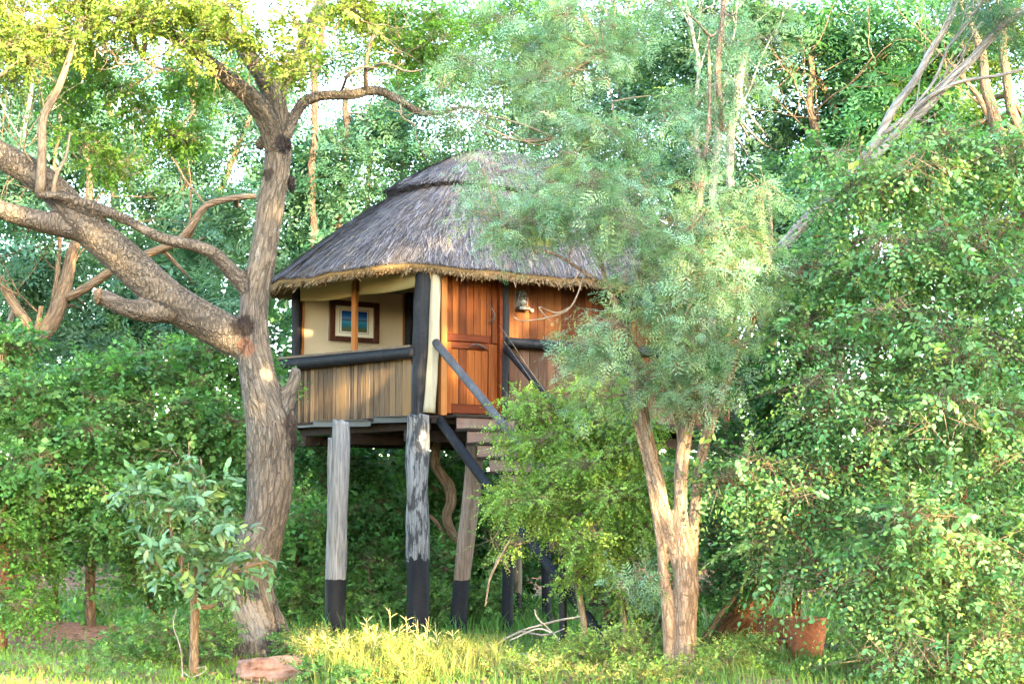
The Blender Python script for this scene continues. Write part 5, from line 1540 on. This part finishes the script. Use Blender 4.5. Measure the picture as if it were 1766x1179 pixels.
# ------------------------------------------------------------------ single large leaves
def leaf_shapes(k, w, curl, seed):
    g = np.random.default_rng(seed)
    out = []
    for i in range(k):
        n = 6
        V, F = [], []
        for a in range(n + 1):
            t = a / n
            hw = w * (math.sin(math.pi * t ** 0.8) ** 0.8) * g.uniform(0.92, 1.08) if 0 < a < n else 0.012
            z = -curl * t * t * g.uniform(0.8, 1.2)
            V += [(t, -hw, z + 0.25 * hw), (t, 0, z), (t, hw, z + 0.25 * hw)]
        for a in range(n):
            F += [[a * 3, a * 3 + 3, a * 3 + 4, a * 3 + 1], [a * 3 + 1, a * 3 + 4, a * 3 + 5, a * 3 + 2]]
        out.append(np_mesh('leaf', np.array(V), np.array(F), True))
    return out

def leaf_objects(parent, raws, shapes, mat, limit=300):
    b, l, n, s = raws
    for me in shapes:
        if not me.materials:
            me.materials.append(mat)
    order = np.argsort(b[:, 1])[:limit]          # the ones on the near side show largest
    for i in order:
        L = unit(l[i]); S = unit(np.cross(n[i], L)); Nn = np.cross(L, S)
        M = Matrix(((L[0] * s[i], S[0] * s[i], Nn[0] * s[i], b[i][0]), (L[1] * s[i], S[1] * s[i], Nn[1] * s[i], b[i][1]), (L[2] * s[i], S[2] * s[i], Nn[2] * s[i], b[i][2]), (0, 0, 0, 1)))
        o = link('leaf', shapes[i % len(shapes)], None, parent)
        o.matrix_world = M

# ------------------------------------------------------------------ broad-leaved sapling in front of the big trunk
sap = thing('broad_leaved_sapling', 'small sapling with large grey-green oval leaves before the big trunk', 'sapling')
SY = 17.2
sl = [pxline([(334, 1172, 8.5), (335, 1110, 7.5), (337, 1060, 7.5), (336, 1035, 8), (334, 1015, 6)], SY, 6, 0.004, 1)]
for rows in ([(334, 1018, 6), (318, 985, 4, 17.1), (300, 930, 3, 17.0), (290, 860, 2, 17)], [(335, 1018, 6), (338, 960, 4), (336, 900, 3), (330, 830, 2.2), (326, 760, 1.5)], [(336, 1018, 6), (355, 985, 3.5), (380, 960, 2.5), (400, 900, 2)], [(337, 1018, 5), (365, 1000, 3.5, 17), (410, 985, 2.5, 16.9), (470, 965, 2, 16.9)],
             [(336, 1045, 5), (360, 1045, 4), (372, 1040, 3.5)], [(334, 1018, 5), (300, 990, 3), (260, 960, 2), (230, 900, 1.6)], [(330, 1025, 4), (315, 1010, 3), (322, 950, 2), (350, 850, 1.6), (345, 790, 1.4)], [(318, 985, 3), (270, 900, 2), (240, 840, 1.5)]):
    sl.append(pxline(rows, SY, 6, 0.012, len(sl)))
link('trunk', tubes_mesh('trunk', sl[:1], 14), BARK_TAN, sap)
link('branches', tubes_mesh('branches', sl[1:], 8), BARK_TAN, sap, 'stuff')
slb = lobes_px([(330, 845, 17.1, 60, 45, 0.35), (290, 900, 17, 60, 50, 0.35), (365, 900, 17, 60, 50, 0.35), (420, 965, 16.9, 45, 30, 0.28), (465, 965, 16.9, 30, 28, 0.2, 0.7), (315, 790, 17.1, 35, 30, 0.22), (380, 985, 17, 45, 35, 0.28), (245, 865, 17.1, 45, 40, 0.3), (225, 840, 17.1, 30, 25, 0.2), (270, 960, 17, 40, 35, 0.25), (320, 960, 17, 60, 35, 0.32), (380, 840, 17.1, 30, 35, 0.2)])
SG = [(0.09, 0.19, 0.085), (0.11, 0.22, 0.11), (0.075, 0.16, 0.065), (0.14, 0.22, 0.07)]
skw = dict(twig=0.24, nleaf=7, size=0.135, tmpl=T_leaf(0.22, 0.06), cols=SG, droop=0.25, shell=0.3, gap=0.0, spread=0.75)
leaf_objects(sap, sprays(slb, 75, 101, raw=True, **skw), leaf_shapes(4, 0.21, 0.16, 1), plain_leaf('leaf_sapling', (0.10, 0.20, 0.10), 0.25, 0.33), 300)
foliage(sap, 'crown', [sprays(slb, 150, 102, stems=0.004, **skw)], GLOSSY, TWIG)
# single leaves on the near face of the arching shrub
rk = dict(rkw); rk.pop('stems'); rk['size'] = 0.078
near = [l for l in rl if l[0][1] < 17.1]
leaf_objects(rs, sprays(near, 60, 103, raw=True, **rk), leaf_shapes(4, 0.30, 0.16, 2), plain_leaf('leaf_shrub', (0.13, 0.26, 0.085), 0.3, 0.36), 300)

# ------------------------------------------------------------------ grass and weeds
def ground_pts(n, seed, x0, x1, y0, y1, dens=None):
    g = np.random.default_rng(seed)
    x, y = g.uniform(x0, x1, n), g.uniform(y0, y1, n)
    if dens is not None:
        k = g.random(n) < dens(x, y)
        x, y = x[k], y[k]
    return np.column_stack([x, y]), gz(x, y) - 0.01

def pxs(x, y):
    return 883 + x / y * FPX
lawn_parts = []
xy, z = ground_pts(46000, 1, -8, 8, 14.8, 22.5, lambda x, y: np.where((pxs(x, y) < 520), np.where(y < 20.0, 0.95, np.where(pxs(x, y) < 200, 0.02, 0.25)), 0.35) * np.where((pxs(x, y) > 405) & (pxs(x, y) < 560) & (y > 16.2) & (y < 17.6), 0.15, 1))
lawn_parts.append(blades(xy, z, 0.09, 2, (0.09, 0.20, 0.03), (0.17, 0.27, 0.04), 0.5, 0.006))
xy, z = ground_pts(15000, 3, -2.2, 6.5, 15.2, 23.5, lambda x, y: 0.35 + 0.45 * (np.sin(x * 2.7 + y) > -0.2))
lawn_parts.append(blades(xy, z, 0.17, 4, (0.055, 0.14, 0.03), (0.12, 0.19, 0.045), 0.55, 0.006))
xy, z = ground_pts(9000, 5, -8, 9, 22, 29)
lawn_parts.append(blades(xy, z, 0.3, 6, (0.05, 0.15, 0.03), (0.09, 0.20, 0.05), 0.5, 0.012))
gr = link('grass', None)
V, F, C = merge(lawn_parts)
bpy.data.objects.remove(gr)
gr = link('grass', np_mesh('grass', V, F, False, col=C), GRASS, None, 'stuff')
tag(gr, 'green grass covering the ground under the tree house and around the trunks', 'grass')
TRI['grass'] = len(F)

weeds = thing('yellow_weeds', 'sunlit clump of yellow-green weeds with seed stalks before the stilts', 'weeds')
wl = lobes_px([(590, 1139, 17.2, 45, 35, 0.4), (640, 1134, 17.3, 70, 45, 0.5), (720, 1134, 17.4, 80, 45, 0.5), (800, 1149, 17.3, 70, 45, 0.5), (640, 1171, 16.6, 70, 30, 0.4), (720, 1171, 16.6, 100, 35, 0.5), (840, 1171, 16.7, 60, 30, 0.4), (535, 1119, 17.6, 40, 25, 0.3)])
WY = [(0.16, 0.2, 0.03), (0.22, 0.22, 0.04), (0.07, 0.15, 0.025), (0.26, 0.23, 0.07), (0.10, 0.18, 0.03)]
parts = [sprays(clumps(wl, 90, 0.11, 9, 0.9), 4400, 111, 0.15, 9, 0.034, T_diamond(0.22), WY, None, -0.15, 0.1, 0.1, 3, upn=0.5, stems=0.0025)]
g = np.random.default_rng(5)
xy = np.column_stack([g.uniform(-1.95, -0.05, 1500), g.uniform(16.2, 18.3, 1500)])
parts.append(blades(xy, gz(xy[:, 0], xy[:, 1]), 0.38, 8, (0.26, 0.25, 0.08), (0.15, 0.2, 0.035), 0.35, 0.004))
foliage(weeds, 'leaves', parts, GRASS, plain_leaf('weed_stem', (0.38, 0.34, 0.12), 0.1, 0.6))
stk = []
for (px, top, lean_) in ((632, 1065, 8), (648, 1085, -8), (672, 1048, 6), (700, 1062, 8), (740, 1062, -14), (750, 1072, 12), (600, 1085, -10), (560, 1090, 12), (690, 1080, -12), (780, 1085, 10), (540, 1095, -8), (720, 1075, 10)):
    base = P(px + lean_ * 1.5, 1150, 17.3)
    p = np.array([base, P(px + lean_ * .4, (1150 + top) / 2, 17.3), P(px, top, 17.3)])
    q = spline(p, 6)
    stk.append((q, np.linspace(0.004, 0.002, len(q))))
    for k in range(9):
        t = g.uniform(0.45, 1.0)
        c = q[int(t * (len(q) - 1))]
        d = unit([g.normal(), g.normal() * .5, 1.0])
        stk.append((np.array([c, c + d * 0.05, c + d * 0.1 + np.array([0, 0, -.01])]), np.array([0.0015, 0.004, 0.001])))
link('seed_stalks', tubes_mesh('seed_stalks', stk, 5), plain_leaf('seed_stalk', (0.45, 0.38, 0.16), 0.15, 0.7), weeds, 'stuff')

def herb(label, rows, n, seed, cols, **kw):
    t = thing('ground_herbs', label, 'herbs', 'patches of low herbs')
    a = dict(twig=0.16, nleaf=9, size=0.045, tmpl=T_leaf(0.34, 0.06), cols=cols, droop=0.05, shell=0.1, gap=0.1, gf=3, stems=0.002)
    a.update(kw)
    foliage(t, 'leaves', [sprays(lobes_px(rows), n, seed, **a)], GRASS, TWIG)
herb('low green herbs around the foot of the broad-leaved sapling', [(290, 1090, 18.5, 70, 30, 0.5), (230, 1110, 19, 60, 25, 0.5), (370, 1095, 18.6, 40, 40, 0.4), (200, 1135, 18.2, 60, 15, 0.4), (375, 1050, 19.2, 25, 40, 0.3)], 900, 121, LG)
herb('green herbs hiding the reddish stone end beside the yellow weeds', [(545, 1160, 16.8, 50, 22, 0.3), (500, 1110, 18.5, 30, 15, 0.3), (600, 1175, 16.3, 50, 18, 0.3)], 380, 122, LG)
herb('tall loose herbs at the foot of the many-stemmed tree', [(1080, 1120, 17.3, 90, 35, 0.5), (1000, 1130, 17.3, 70, 35, 0.5), (1130, 1165, 16.3, 90, 25, 0.4), (1240, 1140, 17, 60, 35, 0.5), (930, 1150, 16.8, 70, 30, 0.5), (1290, 1120, 18, 50, 25, 0.4)], 1500, 123, [(0.11, 0.22, 0.04), (0.16, 0.26, 0.06), (0.22, 0.27, 0.07)], size=0.05, tmpl=T_diamond(0.22), droop=-0.1)
herb('shaded herbs around the stilts of the tree house', [(540, 1040, 23.5, 60, 40, 0.6), (650, 1060, 23.5, 70, 30, 0.6), (770, 1050, 23.5, 60, 40, 0.6), (850, 1040, 24, 60, 40, 0.6)], 1300, 124, LG, size=0.055)
herb('sprawling herbs in front of the earthen pot', [(1390, 1172, 17, 80, 12, 0.3), (1300, 1160, 17.2, 60, 18, 0.4), (1480, 1150, 17, 60, 25, 0.4)], 600, 125, [(0.10, 0.22, 0.05), (0.14, 0.26, 0.07)])

herb('mixed low weeds along the edge of the lawn under the long limb', [(60, 1150, 17.8, 90, 10, 0.4), (150, 1160, 17.2, 60, 10, 0.4), (240, 1165, 16.8, 60, 12, 0.3), (120, 1120, 19.6, 80, 10, 0.4)], 450, 126, LG, size=0.035)
herb('coarse weeds between the dead twigs and the many-stemmed tree', [(900, 1170, 16.2, 60, 18, 0.3), (1010, 1172, 16.2, 70, 16, 0.3), (1120, 1175, 16.0, 60, 14, 0.3), (1230, 1172, 16.2, 60, 16, 0.3)], 800, 127, [(0.10, 0.19, 0.04), (0.17, 0.22, 0.05), (0.24, 0.21, 0.07)], size=0.05, tmpl=T_diamond(0.22))
g = np.random.default_rng(77)
nl = 7000
lx, ly = g.uniform(-8, 8, nl), g.uniform(15.3, 25, nl)
lb_ = np.column_stack([lx, ly, gz(lx, ly) + g.uniform(0.0, 0.05, nl)])
ld_ = g.normal(size=(nl, 3)) * np.array([1, 1, 0.25])
V, F, C = put_leaves(lb_, ld_, np.array([0, 0, 1.0]) + g.normal(size=(nl, 3)) * 0.4, g.uniform(0.04, 0.10, nl), T_diamond(0.3, 0.12), np.array([(0.16, 0.09, 0.04), (0.22, 0.15, 0.07), (0.09, 0.05, 0.03), (0.26, 0.21, 0.11)])[g.integers(0, 4, nl)])
TRI['litter'] = len(F)
tag(link('leaf_litter', np_mesh('leaf_litter', V, F, False, col=C), GRASS, None, 'stuff'), 'brown dead leaves strewn over the soil and grass', 'leaf litter')

# ------------------------------------------------------------------ stones, pot, bench, logs, fallen branches
STONE = simple_mat('reddish_stone', (0.11, 0.055, 0.04), (0.32, 0.19, 0.14), 7, 0.9, 0.15, 0.9, 0, 9)
def stone(name, label, px, py, Y, rx, ry, dm, seed, rot=0.0):
    bm = bmesh.new()
    bmesh.ops.create_icosphere(bm, subdivisions=5, radius=1)
    c = P(px, py, Y)
    a, b_ = m(rx, Y), m(ry, Y)
    for v in bm.verts:
        d = v.co.copy()
        f = 1 + 0.30 * mnoise.noise(d * 1.6 + Vector((seed, 0, 0))) + 0.14 * mnoise.noise(d * 4.5 + Vector((seed, 3, 0))) + 0.06 * mnoise.noise(d * 13) + 0.03 * mnoise.noise(d * 30)
        x, y, z = d.x * a * f, d.y * dm * f, max(-0.9, min(0.75 + 0.1 * f, d.z * 1.25)) * b_ * f
        v.co = Vector((c[0] + x * math.cos(rot) - y * math.sin(rot), c[1] + x * math.sin(rot) + y * math.cos(rot), c[2] + z))
    me = bpy.data.meshes.new(name)
    bm.to_mesh(me); bm.free()
    for p in me.polygons:
        p.use_smooth = True
    return tag(link(name, me, STONE), label, 'stone')
stone('stone', 'long low reddish stone lying before the foot of the big trunk', 480, 1156, 17.4, 78, 24, 0.26, 3, 0.1)
stone('stone', 'small rust-coloured stone wedged beside the dark root of the big trunk', 528, 1124, 18.6, 30, 14, 0.14, 7)
stone('stone', 'pale flat stone half hidden in grass behind the dark root of the big trunk', 512, 1106, 20.0, 26, 9, 0.16, 11)

pot = thing('earthen_pot', 'tall tapered terracotta pot with scratched herringbone lines under the arching shrub', 'pot')
mt, nt, b, out = nodes('terracotta')
v = mapped(nt, (1, 1, 1))
n1 = ntex(nt, v, 12, 7, 0.7)
wv = N(nt, 'ShaderNodeTexWave', wave_type='BANDS', bands_direction='DIAGONAL')
wv.inputs['Scale'].default_value = 9
wv.inputs['Distortion'].default_value = 3.0
wv.inputs['Detail'].default_value = 4
nt.links.new(v, wv.inputs['Vector'])
ln = ramp(nt, wv.outputs['Fac'], [(0.0, (0.35, 0.35, 0.35)), (0.12, (1, 1, 1))])
c = ramp(nt, n1, [(0.3, (0.15, 0.048, 0.020)), (0.55, (0.27, 0.09, 0.036)), (0.8, (0.34, 0.15, 0.075))])
nt.links.new(mix(nt, ln, (0.14, 0.05, 0.028), c), b.inputs['Base Color'])
b.inputs['Roughness'].default_value = 0.9
bump(nt, b, mth(nt, 'ADD', ln, n1), 0.5, 0.01)
pc = P(1392, 1136, 19.0)
prof = [(0.0, 0.0), (0.16, 0.0), (0.175, 0.05), (0.20, 0.18), (0.225, 0.32), (0.235, 0.42), (0.25, 0.44), (0.25, 0.475), (0.235, 0.48), (0.215, 0.475), (0.21, 0.40), (0.19, 0.2), (0.0, 0.15)]
lathe('body', prof, pc, mt, pot, 36)
lathe('soil', [(0.0, 0.415), (0.1, 0.42), (0.209, 0.405)], pc, UNDER, pot, 24)

ben = thing('wooden_bench', 'old dark wooden bench with a plank back standing beside the earthen pot', 'bench')
b0 = P(1312, 1132, 19.6)
for k in range(3):
    link('seat_plank', box_mesh('seat_plank', b0 + np.array([0, k * 0.11, 0.17]), np.array([0.42, 0, 0]), np.array([0, 0.10, 0]), UP * 0.03), PLANK_LOWER, ben)
for k in range(4):
    link('back_plank', box_mesh('back_plank', b0 + np.array([0.02 + k * 0.1, 0.35, 0.12]), np.array([0.094, 0, 0]), np.array([0, 0.025, 0]), UP * (0.33 + 0.03 * (k % 2))), PLANK_LOWER, ben)
for dx in (0.02, 0.36):
    for dy in (0.02, 0.30):
        link('leg', box_mesh('leg', b0 + np.array([dx, dy, -0.05]), np.array([0.05, 0, 0]), np.array([0, 0.05, 0]), UP * 0.215), PLANK_LOWER, ben)

def log(name, label, rows, Y, mat, cat='log', wob=0.02, sides=14):
    return tag(link(name, tubes_mesh(name, [pxline(r_, Y, 6, wob, i) for i, r_ in enumerate(rows)], sides), mat), label, cat)
log('leaning_log', 'thick rough brown log leaning in the shade between the tree stems and the bench', [[(1235, 1140, 24), (1262, 1095, 27), (1290, 1050, 27), (1318, 1005, 24), (1340, 960, 18)]], 20.6, BARK_RED)
log('leaning_pole', 'thin grey pole slanting across the shade beside the leaning log', [[(1210, 1108, 4), (1245, 1062, 4.5), (1300, 985, 4), (1330, 930, 3)]], 19.8, BARK_TAN, 'pole')
log('fallen_branch', 'pale bare fallen branch lying across the grass under the staircase', [[(852, 1112, 1.6), (900, 1090, 1.8), (960, 1070, 1.8), (1000, 1062, 1.2)], [(900, 1090, 2), (940, 1095, 1.5), (975, 1085, 1)]], 18.0, BARK_PALE, 'branch', 0.01, 8)
log('dead_twig', 'forked pale dead twig standing in the grass before the black stilts', [[(985, 1150, 1.4), (960, 1100, 1.7), (930, 1068, 1.4), (922, 1050, 1)], [(952, 1092, 2), (925, 1085, 1.5), (880, 1105, 1.2)], [(985, 1150, 2), (940, 1130, 2), (895, 1128, 1.5), (880, 1113, 1)]], 17.6, BARK_PALE, 'twig', 0.01, 8)
log('dry_twig', 'yellowish dry forked twig lying on the edge of the yellow weeds', [[(912, 1158, 1.4), (880, 1150, 1.4), (850, 1142, 1.2), (815, 1120, 1.2)], [(880, 1152, 2), (875, 1168, 1.8), (862, 1178, 1.2)], [(850, 1142, 1.5), (835, 1155, 1.2), (825, 1150, 1)]], 16.9, BARK_TAN, 'twig', 0.01, 8)
log('fallen_twig', 'thin pale bent twig lying at the foot of the broad-leaved sapling', [[(338, 1152, 1.0), (355, 1150, 1.0), (350, 1160, 1.0), (330, 1168, 0.9), (318, 1160, 0.6)], [(315, 1178, 1.0), (312, 1120, 1.0), (300, 1080, 0.8), (305, 1050, 0.5)]], 16.7, BARK_PALE, 'twig', 0.005, 8)
shrub('red_stemmed_sapling', 'low leafy sapling on three thin red-brown stems beside the many-stemmed tree', [(1090, 1020, 19.6, 60, 35, 0.5), (1050, 1040, 19.8, 50, 30, 0.4), (1130, 1060, 19.5, 40, 35, 0.4), (1120, 980, 19.6, 40, 40, 0.4)], 700, 131, [(0.09, 0.2, 0.05), (0.12, 0.24, 0.06)], 'sapling',
      [[(1112, 1140, 5, 19.8), (1114, 1090, 5, 19.8), (1112, 1050, 4, 19.8)], [(1075, 1140, 4, 19.8), (1076, 1100, 4, 19.8), (1068, 1040, 4, 19.8)], [(1098, 1130, 4, 20), (1092, 1080, 4, 20), (1100, 1040, 3, 20)]], wood=BARK_RED, size=0.055)

# ------------------------------------------------------------------ unseen trees placed behind the viewpoint to hold off the low sun
LIT = [(60, 15, 18.3, 0.9), (200, 20, 18.5, 0.8), (330, 30, 18.4, 0.8), (440, 45, 18.2, 0.75), (300, -40, 18.8, 1.2), (60, -50, 18.8, 1.2), (560, 0, 18.8, 0.5),
       (550, 1120, 17.2, 0.38), (640, 1110, 17.2, 0.5), (720, 1110, 17.2, 0.55), (800, 1125, 17.2, 0.45), (860, 1150, 17, 0.3), (640, 1165, 16.6, 0.4), (740, 1165, 16.6, 0.4),
       (60, 1168, 16.5, 0.4), (150, 1172, 16.3, 0.35), (-20, 1165, 16.5, 0.4),
       (800, 520, 23, 0.26), (800, 560, 23, 0.2), (780, 640, 23, 0.2), (820, 660, 23, 0.18), (940, 640, 23.5, 0.22), (900, 560, 23.4, 0.16), (714, 585, 23.5, 0.15),
       (1255, 320, 16.8, 0.55), (1240, 400, 16.6, 0.5), (1280, 450, 16.8, 0.55), (1300, 490, 17, 0.45), (1105, 640, 16.9, 0.16), (1146, 985, 17, 0.16), (1148, 930, 17, 0.14), (1190, 540, 16.5, 0.15),
       (1010, 955, 18.6, 0.38), (1060, 930, 18.7, 0.22), (890, 940, 18.7, 0.2), (960, 90, 18, 0.3), (1000, 110, 18, 0.25),
       (1700, 400, 17.6, 0.22), (1660, 520, 17.1, 0.22), (1430, 1000, 16.5, 0.2), (1300, 850, 17, 0.22), (1480, 880, 16.3, 0.16), (1640, 830, 16.2, 0.16), (1560, 350, 17.6, 0.2),
       (1275, 1095, 20.2, 0.12), (1410, 1110, 18.8, 0.08), (1320, 1160, 17, 0.25),
       (463, 645, 19.3, 0.16), (170, 415, 18.8, 0.2), (438, 180, 19.2, 0.2), (800, 390, 22.2, 0.2), (1740, 90, 25, 0.5), (1440, 330, 25.5, 0.4),
       (1440, 440, 17.6, 0.22), (1500, 330, 17.4, 0.22), (1630, 300, 17.3, 0.25), (1730, 330, 17.3, 0.25), (1580, 470, 17, 0.2), (1700, 600, 16.6, 0.25), (1550, 620, 16.6, 0.2), (1450, 560, 17, 0.2), (1620, 700, 16.2, 0.22), (1500, 760, 16.4, 0.2), (1740, 760, 16.2, 0.22), (1400, 850, 16.7, 0.2), (1560, 900, 16, 0.2), (1680, 960, 15.8, 0.22), (1460, 960, 16.3, 0.18), (1380, 940, 16.8, 0.18), (1600, 1060, 15.8, 0.2), (1720, 1100, 15.7, 0.25), (1330, 800, 16.9, 0.18), (1500, 1100, 16.2, 0.2), (960, 400, 16.4, 0.15), (1080, 330, 16.6, 0.2), (1040, 260, 17, 0.2), (900, 230, 17.4, 0.2), (1130, 470, 16.3, 0.18), (1180, 360, 16.4, 0.18), (1100, 150, 17.6, 0.25), (1190, 90, 17.6, 0.25), (960, 740, 19.3, 0.18), (1040, 780, 19, 0.18), (920, 830, 19, 0.16), (1090, 880, 18.8, 0.18), (1000, 860, 18.6, 0.18), (960, 960, 18.6, 0.2), (60, 780, 20.3, 0.3), (160, 740, 20.6, 0.25), (30, 900, 20, 0.3), (250, 690, 21.4, 0.25), (120, 860, 20.2, 0.22), (300, 790, 21, 0.22), (1100, 1150, 16.5, 0.25), (1000, 1150, 16.6, 0.2), (300, 880, 16.9, 0.12), (380, 900, 16.9, 0.12)]
LP = np.array([P(a, b_, c) for a, b_, c, r_ in LIT])
LR = np.array([r_ for *_, r_ in LIT])
PER = np.array([math.cos(SUN_AZ), math.sin(SUN_AZ), 0])
CEN = np.array([0, 20, 0]) + SUN / math.cos(SUN_EL) * 24
def shade_tree(k, off, back, h, w, seed):
    t = thing('unseen_shade_tree', 'unseen tree behind the viewpoint, placed to shade the scene, crown gaps cut for sun patches', 'tree', 'unseen shade trees behind the viewpoint')
    b0 = CEN + PER * off + SUN * np.array([1, 1, 0]) * back
    b0[2] = 0
    g = np.random.default_rng(seed)
    lb = []
    for i in range(15):
        c = b0 + PER * g.uniform(-w, w) + np.array([0, 0, g.uniform(h * 0.26, h * 0.9)]) + SUN * g.uniform(-1, 1)
        lb.append((c, np.array([1.8, 1.8, 1.5]), 1.0))
    b, l, n, s = sprays(lb, 700, seed, 0.8, 8, 0.49, T_diamond(0.36), [(0.05, 0.13, 0.03)], raw=True, shell=0.1, gap=0.0, gf=0.7)
    d = b[:, None, :] - LP[None]
    al_ = d @ SUN
    dist = np.linalg.norm(d - al_[..., None] * SUN, axis=2)
    keep = ~((dist < LR[None] + 0.06).any(1))  # leaves between the sun and chosen spots removed, to shape the sun patches
    b, l, n, s = b[keep], l[keep], n[keep], s[keep]
    cc = np.array([0.05, 0.13, 0.03]) * g.uniform(0.6, 1.4, (len(b), 1))
    V, F, C = put_leaves(b, l, n, s, T_diamond(0.36), cc)
    link('crown', np_mesh('crown', V, F, False, col=C), LEAF, t, 'stuff')
    tr = spline(np.array([[*b0[:2], -0.1], [b0[0] + 0.1, b0[1], h * 0.35], [b0[0] - 0.1, b0[1] + 0.1, h * 0.8]]), 8)
    link('trunk', tubes_mesh('trunk', [(tr, np.linspace(0.3, 0.08, len(tr)))], 12), BARK_TAN, t)
    TRI['shade%d' % k] = len(F)
for k, off in enumerate((-11, -8, -5, -2.2, 0.6, 3.4, 6.4, 9.4, 12.4)):
    shade_tree(k, off, (k % 2) * 1.8, 13.2 + (k % 3) * 0.8, 2.4, 200 + k)
